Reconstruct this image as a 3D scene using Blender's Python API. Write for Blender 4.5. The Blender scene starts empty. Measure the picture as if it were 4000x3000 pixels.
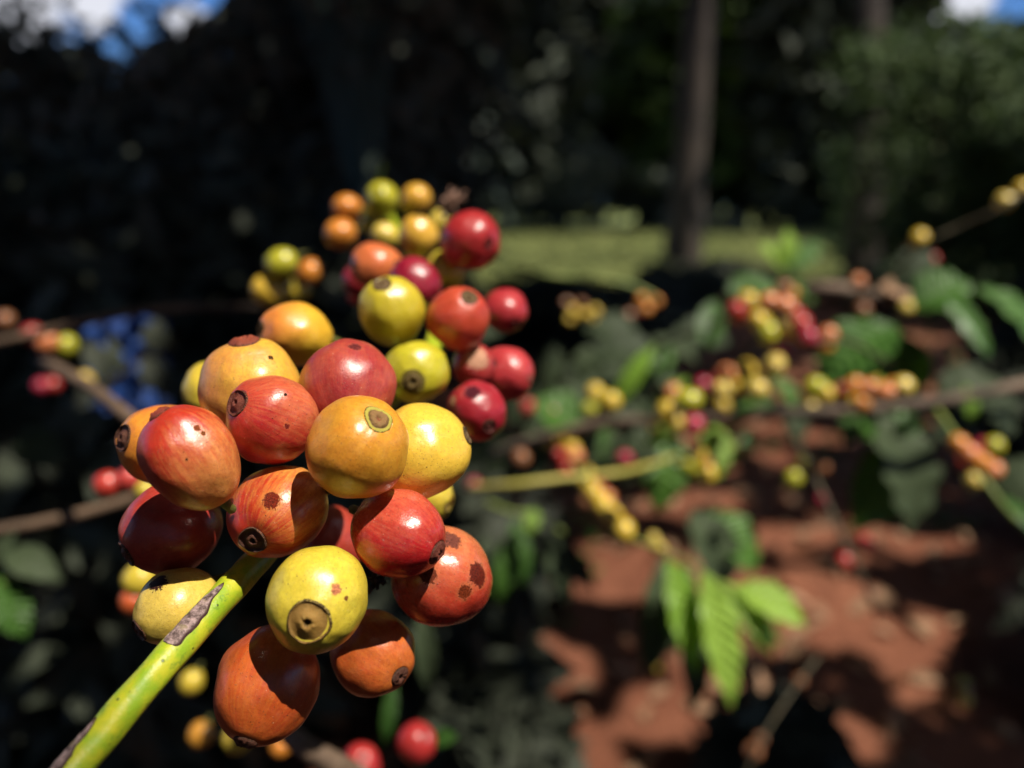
import bpy, math, random
import numpy as np
from mathutils import Vector, Matrix, noise as mnoise

random.seed(7)
rng = np.random.default_rng(11)
R = math.radians
scene = bpy.context.scene
COL = scene.collection

# ------------------------------------------------------------------ camera
F = 3140.0                       # focal length in photograph pixels (4000 wide)
PITCH = R(13.0)
CAM = Vector((0.0, 0.0, 1.0))
RIGHT = Vector((1, 0, 0))
FWD = Vector((0, math.cos(PITCH), -math.sin(PITCH)))
UP = Vector((0, math.sin(PITCH), math.cos(PITCH)))
BACK = -FWD
FOCUS = 0.1205


def P(px, py, z):
    """point seen at photograph pixel (px, py), z metres in front of the lens"""
    return CAM + z * (FWD + RIGHT * ((px - 2000) / F) + UP * ((1500 - py) / F))


def G(px, py, h=0.0):
    d = FWD + RIGHT * ((px - 2000) / F) + UP * ((1500 - py) / F)
    t = (h - CAM.z) / d.z
    return CAM + d * t


def px_of(p):
    v = Vector(p) - CAM
    z = v.dot(FWD)
    return 2000 + F * v.dot(RIGHT) / z, 1500 - F * v.dot(UP) / z


cam_d = bpy.data.cameras.new("camera")
cam = bpy.data.objects.new("camera", cam_d)
COL.objects.link(cam)
cam.matrix_world = Matrix(((1, 0, 0), UP, BACK)).transposed().to_4x4()
cam.matrix_world.translation = CAM
cam_d.sensor_width = 36.0
cam_d.lens = 36.0 * F / 4000.0
cam_d.clip_start = 0.01
cam_d.clip_end = 2000
cam_d.dof.use_dof = True
cam_d.dof.focus_distance = FOCUS
cam_d.dof.aperture_fstop = cam_d.lens / 3.2
scene.camera = cam

# ------------------------------------------------------------------ sun, sky
SUN = (RIGHT * 0.37 + UP * 0.78 + BACK * 0.50).normalized()
sun_d = bpy.data.lights.new("sun", 'SUN')
sun_d.energy = 4.3
sun_d.angle = R(0.5)
sun_d.color = (1.0, 0.93, 0.80)
sun = bpy.data.objects.new("sun", sun_d)
COL.objects.link(sun)
sun.rotation_euler = SUN.to_track_quat('Z', 'Y').to_euler()
sun.location = (2, -3, 8)
E1 = SUN.cross(Vector((0, 0, 1))).normalized()
E2 = SUN.cross(E1).normalized()
E1n, E2n, SUNn = np.array(E1), np.array(E2), np.array(SUN)
scene.view_settings.view_transform = 'Standard'
scene.view_settings.look = 'None'
scene.view_settings.exposure = 0.76
scene.view_settings.gamma = 1.0
scene.cycles.use_denoising = True
scene.cycles.max_bounces = 8
scene.cycles.sample_clamp_indirect = 4.0


# ------------------------------------------------------------------ node helper
class NT:
    def __init__(self, tree):
        self.t = tree

    def n(self, typ, _in=None, **kw):
        nd = self.t.nodes.new(typ)
        for k, v in kw.items():
            setattr(nd, k, v)
        for k, v in (_in or {}).items():
            self.set(nd, k, v)
        return nd

    def set(self, nd, k, v):
        s = nd.inputs[k]
        if isinstance(v, bpy.types.NodeSocket):
            self.t.links.new(v, s)
        else:
            if hasattr(s.default_value, '__len__') and not hasattr(v, '__len__'):
                v = [v] * len(s.default_value)
            if hasattr(v, '__len__') and len(s.default_value) == 4 and len(v) == 3:
                v = (*v, 1)
            s.default_value = v

    def m(self, op, a, b=0.0, c=None, clamp=False):
        nd = self.n('ShaderNodeMath', operation=op, use_clamp=clamp)
        self.set(nd, 0, a)
        self.set(nd, 1, b)
        if c is not None:
            self.set(nd, 2, c)
        return nd.outputs[0]

    def vm(self, op, a, b=(0, 0, 0), out='Vector'):
        nd = self.n('ShaderNodeVectorMath', operation=op)
        self.set(nd, 0, a)
        self.set(nd, 1, b)
        return nd.outputs[out]

    def mix(self, f, a, b, blend='MIX'):
        nd = self.n('ShaderNodeMix', data_type='RGBA', blend_type=blend)
        self.set(nd, 0, f)
        self.set(nd, 6, a)
        self.set(nd, 7, b)
        return nd.outputs[2]

    def noise(self, vec, scale, detail=3.0, rough=0.55, out='Fac', w=None):
        nd = self.n('ShaderNodeTexNoise')
        if w is not None:
            nd.noise_dimensions = '4D'
            self.set(nd, 'W', w)
        self.set(nd, 'Vector', vec)
        self.set(nd, 'Scale', scale)
        self.set(nd, 'Detail', detail)
        self.set(nd, 'Roughness', rough)
        return nd.outputs[out]

    def mr(self, v, a, b, c=0.0, d=1.0, smooth=True):
        nd = self.n('ShaderNodeMapRange', interpolation_type='SMOOTHSTEP' if smooth else 'LINEAR')
        for i, x in enumerate((v, a, b, c, d)):
            self.set(nd, i, x)
        return nd.outputs[0]


def new_mat(name):
    m = bpy.data.materials.new(name)
    m.use_nodes = True
    m.node_tree.nodes.clear()
    return m, NT(m.node_tree)


def finish(nt, col, rough=0.5, bump=None, bd=0.001, bs=1.0, spec=0.5, sss=0.0, sss_r=(1, .4, .15), sss_s=0.001,
           coat=0.0, transl=None, tcol=None):
    pb = nt.n('ShaderNodeBsdfPrincipled')
    nt.set(pb, 'Base Color', col)
    nt.set(pb, 'Roughness', rough)
    nt.set(pb, 'Specular IOR Level', spec)
    if sss:
        nt.set(pb, 'Subsurface Weight', sss)
        nt.set(pb, 'Subsurface Radius', sss_r)
        nt.set(pb, 'Subsurface Scale', sss_s)
    if coat is not None and not (isinstance(coat, float) and coat == 0.0):
        nt.set(pb, 'Coat Weight', coat)
        nt.set(pb, 'Coat Roughness', 0.25)
    if bump is not None:
        b = nt.n('ShaderNodeBump', {'Height': bump, 'Distance': bd, 'Strength': bs})
        nt.t.links.new(b.outputs[0], pb.inputs['Normal'])
    o = nt.n('ShaderNodeOutputMaterial')
    sh = pb.outputs[0]
    if transl:
        tb = nt.n('ShaderNodeBsdfTranslucent')
        nt.set(tb, 'Color', tcol if tcol is not None else col)
        ms = nt.n('ShaderNodeMixShader', {0: transl})
        nt.t.links.new(sh, ms.inputs[1])
        nt.t.links.new(tb.outputs[0], ms.inputs[2])
        sh = ms.outputs[0]
    nt.t.links.new(sh, o.inputs[0])
    return pb


# ------------------------------------------------------------------ mesh helpers
def mesh_obj(name, verts, faces, mat=None, parent=None, smooth=True, uv=None, attrs=None):
    me = bpy.data.meshes.new(name)
    verts = np.asarray(verts, dtype=np.float32)
    me.from_pydata(verts.tolist() if len(verts) < 4000 else verts, [], faces if isinstance(faces, list) else faces.tolist())
    if uv is not None:
        lay = me.uv_layers.new(name="UVMap")
        vi = np.empty(len(me.loops), dtype=np.int32)
        me.loops.foreach_get('vertex_index', vi)
        lay.data.foreach_set('uv', np.asarray(uv, dtype=np.float32)[vi].ravel())
    for k, v in (attrs or {}).items():
        v = np.asarray(v, dtype=np.float32)
        a = me.attributes.new(k, 'FLOAT_VECTOR' if v.ndim == 2 else 'FLOAT', 'POINT')
        a.data.foreach_set('vector' if v.ndim == 2 else 'value', v.ravel())
    if smooth:
        me.polygons.foreach_set('use_smooth', [True] * len(me.polygons))
    if mat:
        me.materials.append(mat)
    me.update()
    o = bpy.data.objects.new(name, me)
    COL.objects.link(o)
    if parent is not None:
        o.parent = parent
    return o


def empty(name, loc):
    o = bpy.data.objects.new(name, None)
    COL.objects.link(o)
    o.location = loc
    o.empty_display_size = 0.02
    return o


def tag(o, label=None, cat=None, group=None, kind=None):
    if label:
        o['label'] = label
    if cat:
        o['category'] = cat
    if group:
        o['group'] = group
    if kind:
        o['kind'] = kind
    return o


def spline(pts, per=10):
    """Catmull-Rom through 4-vectors (x, y, z, radius)"""
    p = np.array([list(a) for a in pts], dtype=float)
    p = np.vstack([2 * p[0] - p[1], p, 2 * p[-1] - p[-2]])
    out = []
    for i in range(1, len(p) - 2):
        for k in range(per):
            t = k / per
            a, b, c, d = p[i - 1], p[i], p[i + 1], p[i + 2]
            out.append(0.5 * (2 * b + (c - a) * t + (2 * a - 5 * b + 4 * c - d) * t * t + (3 * b - a - 3 * c + d) * t ** 3))
    out.append(p[-2])
    return np.array(out)


def frames(c):
    t = np.gradient(c[:, :3], axis=0)
    t /= np.linalg.norm(t, axis=1)[:, None] + 1e-12
    ref = np.array(BACK)
    u = []
    for i in range(len(c)):
        v = ref - t[i] * ref.dot(t[i])
        v /= np.linalg.norm(v) + 1e-9
        u.append(v)
        ref = v
    u = np.array(u)
    return t, u, np.cross(t, u)


def tube(pts, per=10, seg=16, wob=0.0, seed=0, cap=True):
    c = spline(pts, per)
    t, u, w = frames(c)
    V, UV = [], []
    dist = np.concatenate([[0], np.cumsum(np.linalg.norm(np.diff(c[:, :3], axis=0), axis=1))])
    for i in range(len(c)):
        for k in range(seg):
            a = 2 * math.pi * k / seg
            r = c[i, 3]
            if wob:
                r *= 1 + wob * mnoise.noise(Vector((math.cos(a) * 1.3 + seed * 9.1, math.sin(a) * 1.3, dist[i] / (c[i, 3] + 1e-9) * 0.55)))
            V.append(c[i, :3] + r * (math.cos(a) * u[i] + math.sin(a) * w[i]))
            UV.append((k / seg, dist[i]))
    Fc = []
    for i in range(len(c) - 1):
        for k in range(seg):
            k2 = (k + 1) % seg
            Fc.append((i * seg + k, i * seg + k2, (i + 1) * seg + k2, (i + 1) * seg + k))
    if cap:
        Fc.append(tuple(range(seg))[::-1])
        Fc.append(tuple((len(c) - 1) * seg + k for k in range(seg)))
    return np.array(V), Fc, UV


def tube_obj(name, pts, mat, parent=None, **kw):
    V, Fc, UV = tube(pts, **kw)
    off = Vector((0, 0, 0)) if parent is None else Vector(parent.location)
    if parent is None:
        off = Vector(V.mean(axis=0))
        o = mesh_obj(name, V - np.array(off), Fc, mat)
        o.location = off
        return o
    return mesh_obj(name, V - np.array(off), Fc, mat, parent)


# ------------------------------------------------------------------ materials
def cherry_mat(name, c1, c2, streak=0.5, blush=0.4, bias=0.35, grad=0.0, patches=(), rough=0.35, specks=1.0, dust=0.0,
               seed=0.0, side=None, ring=None):
    """fruit skin: c1 ground colour, c2 colour of the streaks and blush; patches = (unit dir, radius, colour or None)"""
    m, nt = new_mat(name)
    pos = nt.n('ShaderNodeTexCoord').outputs['Object']
    mer = nt.n('ShaderNodeAttribute', attribute_name='mer').outputs['Vector']
    pos2 = nt.vm('ADD', pos, (seed * 3.1, seed * 1.7, seed * 2.3))
    mer2 = nt.vm('ADD', mer, (seed * 1.3, seed * 0.7, seed))
    s = nt.noise(nt.vm('MULTIPLY', mer2, (8, 8, 1.2)), 1.6, 6, 0.72)
    s = nt.mr(s, 0.34, 0.68)
    fine = nt.noise(nt.vm('MULTIPLY', mer2, (20, 20, 2.0)), 1.6, 3, 0.6)
    bl = nt.noise(pos2, 1.1, 3, 0.5)
    sep = nt.n('ShaderNodeSeparateXYZ', {0: pos})
    f = nt.m('MULTIPLY_ADD', nt.m('SUBTRACT', s, 0.5), streak * 0.62, bias)
    f = nt.m('MULTIPLY_ADD', nt.m('SUBTRACT', bl, 0.5), blush * 2.2, f)
    f = nt.m('MULTIPLY_ADD', nt.m('SUBTRACT', fine, 0.5), streak * 0.5, f)
    if grad:
        f = nt.m('MULTIPLY_ADD', sep.outputs[2], grad, f)
    if side is not None:
        d = nt.vm('DOT_PRODUCT', pos, tuple(side[0]), out='Value')
        f = nt.m('MULTIPLY_ADD', d, side[1], f)
    f = nt.m('ADD', f, 0.0, clamp=True)
    col = nt.mix(f, c1, c2)
    mott = nt.noise(pos2, 9.0, 5, 0.7)
    col = nt.mix(nt.mr(mott, 0.35, 0.7, 0.0, 0.34), col, tuple(x * 0.55 for x in c2))
    bloom = nt.noise(nt.vm('ADD', pos2, (9, 2, 5)), 3.2, 6, 0.72)
    col = nt.mix(nt.mr(bloom, 0.48, 0.74, 0.0, 0.07), col, tuple(0.6 * c1[i] + 0.22 for i in range(3)))
    rg = nt.mr(nt.noise(pos2, 7.0, 4, 0.6), 0.3, 0.75, rough - 0.06, rough + 0.07)
    bump = nt.m('MULTIPLY', nt.noise(pos2, 26.0, 4, 0.6), 0.35)
    bump = nt.m('MULTIPLY_ADD', nt.noise(pos2, 4.0, 2, 0.5), 0.9, bump)
    if specks:
        # small corky dots
        for sc, thr, keep, cc in ((6.5, 0.085, 0.60, (0.05, 0.016, 0.006)), (15.0, 0.15, 0.60, (0.09, 0.035, 0.012)), (27.0, 0.20, 0.62, (0.11, 0.05, 0.016)), (10.0, 0.075, 0.78, (0.66, 0.48, 0.32))):
            vo = nt.n('ShaderNodeTexVoronoi', {'Vector': nt.vm('ADD', pos2, (sc, 0, sc)), 'Scale': sc})
            warp = nt.noise(pos2, 60.0, 2, 0.5)
            dd = nt.m('MULTIPLY_ADD', nt.m('SUBTRACT', warp, 0.5), 0.16, vo.outputs['Distance'])
            rnd = nt.n('ShaderNodeSeparateColor', {0: vo.outputs['Color']})
            mk = nt.m('MULTIPLY', nt.mr(dd, thr * 1.15, thr * 0.7), nt.m('GREATER_THAN', rnd.outputs[0], keep))
            mk = nt.m('MULTIPLY', mk, 0.8 * specks)
            col = nt.mix(mk, col, cc)
            bump = nt.m('MULTIPLY_ADD', mk, 0.5, bump)
    if dust:
        dn = nt.noise(pos2, 45.0, 4, 0.8)
        col = nt.mix(nt.mr(dn, 0.55, 0.8, 0.0, dust), col, (0.55, 0.33, 0.30))
    allm = None
    for i, pt in enumerate(patches):
        dr, rad, pc = pt
        d = nt.vm('DISTANCE', nt.vm('NORMALIZE', pos), tuple(dr), out='Value')
        wv = nt.noise(nt.vm('ADD', pos, (i * 3.3, 0, 0)), 7.0 / max(rad, 0.12) * 0.35, 8, 0.78)
        d = nt.m('MULTIPLY_ADD', nt.m('SUBTRACT', wv, 0.5), rad * 2.6, d)
        mk = nt.mr(d, rad * 1.03, rad * 0.93)
        halo = nt.mr(d, rad * 1.6, rad * 0.9, 0.0, 0.45)
        pc = tuple(0.55 * v for v in pc) if pc else (0.10, 0.017, 0.005)
        gran = nt.noise(pos, 38.0, 4, 0.7)
        pcol = nt.mix(nt.mr(gran, 0.35, 0.68), tuple(x * 0.45 for x in pc), tuple(min(1, x * 1.9) for x in pc))
        col = nt.mix(halo, col, tuple(c1[k] * 0.8 for k in range(3)))
        col = nt.mix(mk, col, pcol)
        rg = nt.mix(mk, rg, 0.55)
        allm = mk if allm is None else nt.m('MAXIMUM', allm, mk)
        bump = nt.m('MULTIPLY_ADD', mk, nt.m('MULTIPLY_ADD', gran, 2.6, -2.2), bump)
    finish(nt, col, rg, bump, bd=0.00024, bs=0.5, spec=0.55 if allm is None else nt.m('MULTIPLY_ADD', allm, -0.42, 0.55), sss=0.10, sss_r=(1.0, 0.42, 0.12), sss_s=0.0012, coat=0.30 if allm is None else nt.m('MULTIPLY_ADD', allm, -0.28, 0.30))
    return m


def disc_mat(name, rim, mid, pit, seed=0.0, dish=False):
    """the withered scar at the blossom end: rings by distance from the axis (x, y in units of the scar radius)"""
    m, nt = new_mat(name)
    pos = nt.n('ShaderNodeAttribute', attribute_name='disc').outputs['Vector']
    ln = nt.vm('LENGTH', nt.vm('MULTIPLY', pos, (1, 1, 0)), out='Value')
    nz = nt.noise(nt.vm('ADD', pos, (seed, seed * 2, 0)), 4.0, 5, 0.7)
    nz2 = nt.noise(nt.vm('ADD', pos, (seed * 3, seed, 3)), 9.0, 4, 0.7)
    d = nt.m('MULTIPLY_ADD', nt.m('SUBTRACT', nz, 0.5), 0.20, ln)
    col = nt.mix(nt.mr(d, 0.10, 0.22), pit, mid)
    col = nt.mix(nt.m('MULTIPLY', nt.mr(nz2, 0.45, 0.65), 0.7), col, tuple(0.35 * a + 0.35 * b for a, b in zip(rim, mid)))
    if dish:
        col = nt.mix(nt.m('MULTIPLY', nt.mr(d, 0.45, 0.9), 0.5), col, tuple(x * 0.5 for x in mid))
        col = nt.mix(nt.mr(ln, 0.98, 1.02), col, rim)
    else:
        col = nt.mix(nt.mr(d, 0.66, 0.72), col, tuple(x * 0.45 for x in mid))
        col = nt.mix(nt.mr(d, 0.74, 0.80), col, rim)
    col = nt.mix(nt.m('MULTIPLY', nt.mr(d, 0.955, 0.985), nt.mr(nz2, 0.35, 0.55)), col, (0.03, 0.014, 0.005))
    bump = nt.m('ADD', nz2, nt.noise(pos, 20.0, 3, 0.6))
    finish(nt, col, nt.mr(nz, 0.3, 0.7, 0.35, 0.6), bump, bd=0.00014, bs=1.0, spec=0.28)
    return m


def simple_mat(name, ca, cb, scale=6.0, rough=0.7, bd=0.002, detail=5, mapping=(1, 1, 1), spec=0.4, bscale=None):
    m, nt = new_mat(name)
    pos = nt.n('ShaderNodeTexCoord').outputs['Object']
    v = nt.vm('MULTIPLY', pos, mapping)
    a = nt.noise(v, scale, detail, 0.65)
    col = nt.mix(nt.mr(a, 0.32, 0.68), ca, cb)
    b = nt.noise(v, bscale or scale * 4, 5, 0.7)
    finish(nt, col, rough, b, bd=bd, bs=0.8, spec=spec)
    return m


def leaf_mat(name, ca, cb, back=None, vein=True, rough=0.38, transl=0.22, spec=0.5):
    """uv.x across the blade (-1..1 stored 0..1), uv.y along; per-leaf random in attribute rnd"""
    m, nt = new_mat(name)
    uv = nt.n('ShaderNodeTexCoord').outputs['UV']
    sep = nt.n('ShaderNodeSeparateXYZ', {0: uv})
    x = nt.m('ABSOLUTE', nt.m('MULTIPLY_ADD', sep.outputs[0], 2.0, -1.0))
    y = sep.outputs[1]
    rnd = nt.n('ShaderNodeAttribute', attribute_name='rnd').outputs['Fac']
    col = nt.mix(rnd, ca, cb)
    if vein:
        ph = nt.m('MULTIPLY', nt.m('SUBTRACT', y, nt.m('MULTIPLY', x, 0.16)), 62.0)
        st = nt.m('SINE', ph)
        v1 = nt.mr(st, 0.80, 1.0, 0.0, 0.55)
        v2 = nt.mr(x, 0.07, 0.02)
        vv = nt.m('MAXIMUM', v1, v2)
        col = nt.mix(nt.m('MULTIPLY', vv, 0.6), col, tuple(min(1, c * 1.9 + 0.02) for c in cb))
        bump = nt.m('MULTIPLY_ADD', nt.m('ABSOLUTE', nt.m('SINE', nt.m('MULTIPLY', ph, 0.5))), 1.0, nt.m('MULTIPLY', v2, -1.0))
        finish(nt, col, rough, bump, bd=0.0016, bs=0.8, spec=spec, transl=transl, tcol=nt.mix(1.0, col, (1.0, 1.0, 0.35), 'MULTIPLY'))
    else:
        finish(nt, col, rough, None, spec=spec, transl=transl)
    return m


M = {}
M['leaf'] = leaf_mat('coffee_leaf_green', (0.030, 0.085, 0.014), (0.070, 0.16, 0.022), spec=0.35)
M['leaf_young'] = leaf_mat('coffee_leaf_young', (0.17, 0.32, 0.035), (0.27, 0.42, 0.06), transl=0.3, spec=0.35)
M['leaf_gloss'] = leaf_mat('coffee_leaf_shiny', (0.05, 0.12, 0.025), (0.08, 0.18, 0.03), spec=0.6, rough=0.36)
M['leaf_shaded'] = leaf_mat('coffee_leaf_shaded', (0.030, 0.042, 0.022), (0.045, 0.062, 0.030), transl=0.08, rough=0.6, spec=0.15, vein=False)  # darker copy of the green leaf, shade put into the colour
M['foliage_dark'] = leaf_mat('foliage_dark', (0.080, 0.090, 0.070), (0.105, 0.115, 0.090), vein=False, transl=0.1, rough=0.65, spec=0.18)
M['foliage_shade'] = leaf_mat('foliage_shade', (0.034, 0.038, 0.028), (0.042, 0.050, 0.034), vein=False, transl=0.1, rough=0.65, spec=0.15)  # foliage copy darkened so shrubs and trees read as shaded
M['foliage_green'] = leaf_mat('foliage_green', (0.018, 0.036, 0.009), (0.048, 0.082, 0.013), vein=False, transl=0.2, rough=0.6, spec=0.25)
M['canopy'] = leaf_mat('canopy_leaf', (0.04, 0.075, 0.03), (0.07, 0.12, 0.04), vein=False, transl=0.15, rough=0.5)
M['banana'] = leaf_mat('banana_leaf', (0.040, 0.056, 0.044), (0.05, 0.068, 0.052), vein=True, transl=0.1, rough=0.55, spec=0.2)
M['twig'] = simple_mat('green_twig', (0.10, 0.15, 0.025), (0.17, 0.20, 0.04), 60, 0.5, 0.0005)
M['twig_dark'] = simple_mat('dark_twig', (0.05, 0.045, 0.025), (0.09, 0.07, 0.04), 60, 0.7, 0.0005)
M['wood'] = simple_mat('woody_twig', (0.035, 0.025, 0.018), (0.21, 0.145, 0.105), 14, 0.8, 0.001)  # dark mottling stands in for shade, pale stretches for sun
M['wood_dim'] = simple_mat('dim_woody_twig', (0.055, 0.036, 0.024), (0.15, 0.095, 0.06), 30, 0.8, 0.001)
M['yellow_twig'] = simple_mat('yellow_twig', (0.30, 0.28, 0.05), (0.45, 0.38, 0.09), 60, 0.55, 0.0005)
M['bark'] = simple_mat('tree_bark', (0.018, 0.013, 0.010), (0.052, 0.038, 0.028), 5, 0.9, 0.03, mapping=(1, 1, .25))
M['stalk'] = simple_mat('fruit_stalk', (0.05, 0.065, 0.012), (0.11, 0.11, 0.02), 4, 0.5, 0.0002)
M['dead'] = simple_mat('withered_flower', (0.015, 0.012, 0.01), (0.14, 0.11, 0.09), 900, 0.7, 0.0002, bscale=3000)
M['dry'] = simple_mat('dry_flower', (0.12, 0.06, 0.04), (0.30, 0.17, 0.12), 500, 0.7, 0.0002, bscale=2000)
M['dryleaf'] = leaf_mat('dry_leaf', (0.25, 0.13, 0.07), (0.36, 0.22, 0.13), transl=0.15, rough=0.7)
M['blue'] = simple_mat('blue_plastic', (0.007, 0.03, 0.14), (0.013, 0.055, 0.23), 8, 0.45, 0.004)


def stem_material():
    m, nt = new_mat('green_stem')
    pos = nt.n('ShaderNodeTexCoord').outputs['Object']
    a = nt.noise(pos, 260.0, 4, 0.6)
    b = nt.noise(pos, 700.0, 4, 0.65)
    col = nt.mix(nt.mr(a, 0.35, 0.65), (0.22, 0.34, 0.014), (0.43, 0.42, 0.02))
    col = nt.mix(nt.mr(b, 0.58, 0.66, 0.0, 0.55), col, (0.10, 0.20, 0.02))
    vo = nt.n('ShaderNodeTexVoronoi', {'Vector': pos, 'Scale': 900.0})
    rn = nt.n('ShaderNodeSeparateColor', {0: vo.outputs['Color']})
    mk = nt.m('MULTIPLY', nt.mr(vo.outputs['Distance'], 0.26, 0.14), nt.m('GREATER_THAN', rn.outputs[0], 0.62))
    mk = nt.m('MULTIPLY', mk, nt.mr(nt.noise(pos, 330.0, 2, 0.5), 0.45, 0.55))
    col = nt.mix(nt.m('MULTIPLY', mk, 0.85), col, (0.035, 0.06, 0.01))
    bump = nt.m('MULTIPLY_ADD', mk, 0.6, nt.noise(pos, 2500.0, 3, 0.6))
    finish(nt, col, 0.42, bump, bd=0.00012, bs=0.6, spec=0.45, sss=0.15, sss_r=(.6, 1, .1), sss_s=0.001)
    return m


M['stem'] = stem_material()


def scar_material():
    m, nt = new_mat('bark_scar')
    pos = nt.n('ShaderNodeTexCoord').outputs['Object']
    e = nt.n('ShaderNodeAttribute', attribute_name='edge').outputs['Fac']
    a = nt.noise(pos, 900.0, 5, 0.75)
    g = nt.noise(pos, 420.0, 3, 0.6)
    col = nt.mix(nt.mr(a, 0.36, 0.66), (0.05, 0.028, 0.024), (0.40, 0.28, 0.27))
    col = nt.mix(nt.mr(g, 0.56, 0.66, 0, .6), col, (0.16, 0.13, 0.035))
    ee = nt.m('MULTIPLY_ADD', nt.m('SUBTRACT', a, 0.5), 0.45, e)
    col = nt.mix(nt.mr(ee, 0.62, 0.85), col, (0.035, 0.008, 0.008))
    finish(nt, col, 0.6, a, bd=0.0004, bs=1.0, spec=0.4)
    return m


M['scar'] = scar_material()

# colours (albedo)
YEL = (0.68, 0.45, 0.055)
YGR = (0.44, 0.40, 0.022)
ORA = (0.66, 0.27, 0.022)
ROR = (0.60, 0.16, 0.030)
RED = (0.46, 0.035, 0.022)
DRD = (0.30, 0.014, 0.014)
CRI = (0.24, 0.007, 0.022)
PNK = (0.48, 0.055, 0.050)
OLD = (0.62, 0.50, 0.09)


# ------------------------------------------------------------------ fruit
def body_pt(th, ph, k, seed, dr, taper, dent, pit=True):
    rho = math.sin(th)
    z = math.cos(th)
    rho0 = rho
    rho *= 1 - taper * max(0.0, -z) ** 1.5
    p = Vector((rho * math.cos(ph), rho * math.sin(ph), z))
    q = p * 1.15 + Vector((seed * 5.3, seed * 2.1, seed * 3.7))
    d = 1 + dent * 1.8 * mnoise.noise(q) + dent * 0.6 * mnoise.noise(q * 2.3)
    d -= 0.012 * math.exp(-((abs(math.cos(ph)) / 0.12) ** 2)) * rho      # seam between the two seeds
    if z > 0.5:
        d -= 0.03 * max(0.0, 1 - rho0 / (dr * 1.6))
        if pit:
            d -= 0.16 * max(0.0, min(1.0, (dr * 0.93 - rho0) / (dr * 0.1)))
    flat = 0.955 + 0.03 * math.sin(seed * 2.7)
    return Vector((p.x * d, p.y * d * flat, p.z * d * k))


def cherry_mesh(name, k=1.06, seed=0, dr=0.3, seg=64, rings=40, taper=0.05, dent=0.02):
    V, mer = [], []
    ths = list(np.linspace(0, 0.6, rings // 3, endpoint=False)) + list(np.linspace(0.6, math.pi, rings - rings // 3 + 1))
    for th in ths:
        for j in range(seg):
            ph = 2 * math.pi * j / seg
            V.append(body_pt(th, ph, k, seed, dr, taper, dent))
            mer.append((math.cos(ph), math.sin(ph), th / math.pi * 3.0))
    Fc = []
    for i in range(len(ths) - 1):
        for j in range(seg):
            j2 = (j + 1) % seg
            Fc.append((i * seg + j, (i + 1) * seg + j, (i + 1) * seg + j2, i * seg + j2))
    return np.array([tuple(v) for v in V]), Fc, np.array(mer)


BUTTON = [(1.16, -0.05), (1.08, -0.012), (1.02, 0.006), (0.97, 0.012), (0.93, 0.004), (0.88, 0.008), (0.80, 0.008), (0.74, -0.004), (0.70, 0.004),
          (0.66, 0.022), (0.58, 0.036), (0.45, 0.036), (0.32, 0.026), (0.22, 0.014), (0.16, -0.006), (0.11, -0.030), (0.06, -0.022), (0.0, -0.018)]
DISH = [(1.16, -0.05), (1.08, -0.010), (1.03, 0.012), (0.99, 0.020), (0.95, 0.010), (0.90, -0.006), (0.82, -0.012), (0.70, -0.014), (0.56, -0.008),
        (0.44, 0.004), (0.34, 0.014), (0.26, 0.016), (0.19, 0.004), (0.14, -0.024), (0.10, -0.045), (0.06, -0.05), (0.03, -0.04), (0.0, -0.035)]
BULGE = [(1.16, -0.05), (1.06, -0.010), (1.0, 0.004), (0.97, 0.016), (0.93, 0.030), (0.86, 0.038), (0.76, 0.044), (0.64, 0.054), (0.52, 0.060),
         (0.42, 0.060), (0.34, 0.056), (0.26, 0.044), (0.19, 0.030), (0.14, 0.012), (0.10, 0.0), (0.06, 0.004), (0.03, 0.010), (0.0, 0.012)]


def disc_mesh(k, dr, seed, raise_=1.0, prof=DISH, bseed=0, taper=0.05, dent=0.02):
    seg = 48
    V, D = [], []
    for (q, h) in prof:
        for j in range(seg):
            ph = 2 * math.pi * j / seg
            c, s = math.cos(ph), math.sin(ph)
            wob = 1 + 0.15 * mnoise.noise(Vector((c * 1.1 + seed * 3, s * 1.1, 0.3))) + 0.02 * mnoise.noise(Vector((c * 5, s * 5 + seed, q)))
            rho = min(0.95, q * dr * wob)
            p = body_pt(math.asin(rho), ph, k, bseed, dr, taper, dent, pit=False)
            hh = h * raise_ * (1 + 0.5 * mnoise.noise(Vector((c * 2 + seed, s * 2, q * 3)))) + 0.014 * mnoise.noise(Vector((c * q * 4 + seed, s * q * 4, 7)))
            V.append((p.x, p.y, p.z + hh))
            D.append((q * c, q * s, 0.0))
    Fc = []
    for i in range(len(prof) - 1):
        for j in range(seg):
            j2 = (j + 1) % seg
            Fc.append((i * seg + j, (i + 1) * seg + j, (i + 1) * seg + j2, i * seg + j2))
    return np.array(V), Fc, np.array(D)


LIT = []          # (point, radius) that the sun must reach
FG = []


def cam_dir(dx, dy, r):
    x, y = dx / r, -dy / r
    q = min(0.995, math.hypot(x, y))
    z = math.sqrt(1 - q * q)
    return (RIGHT * x + UP * y + BACK * z).normalized()


# key, cx, cy, r, z, k, axis offset px (disc centre relative to fruit centre) or None, material args, scar, label
def fg(key, cx, cy, r, z, disc, label, k=1.05, dr=None, c1=YEL, c2=ORA, mat=None, dc=None, patches=(), front=True, raise_=1.0, taper=0.05,
       lit=True, side=None, dent=0.042):
    FG.append(dict(key=key, cx=cx, cy=cy, r=r, z=z, disc=disc, label=label, k=k, dr=dr, c1=c1, c2=c2, mat=mat or {}, dc=dc, patches=patches,
                   raise_=raise_, taper=taper, lit=lit, side=side, dent=dent))


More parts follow.
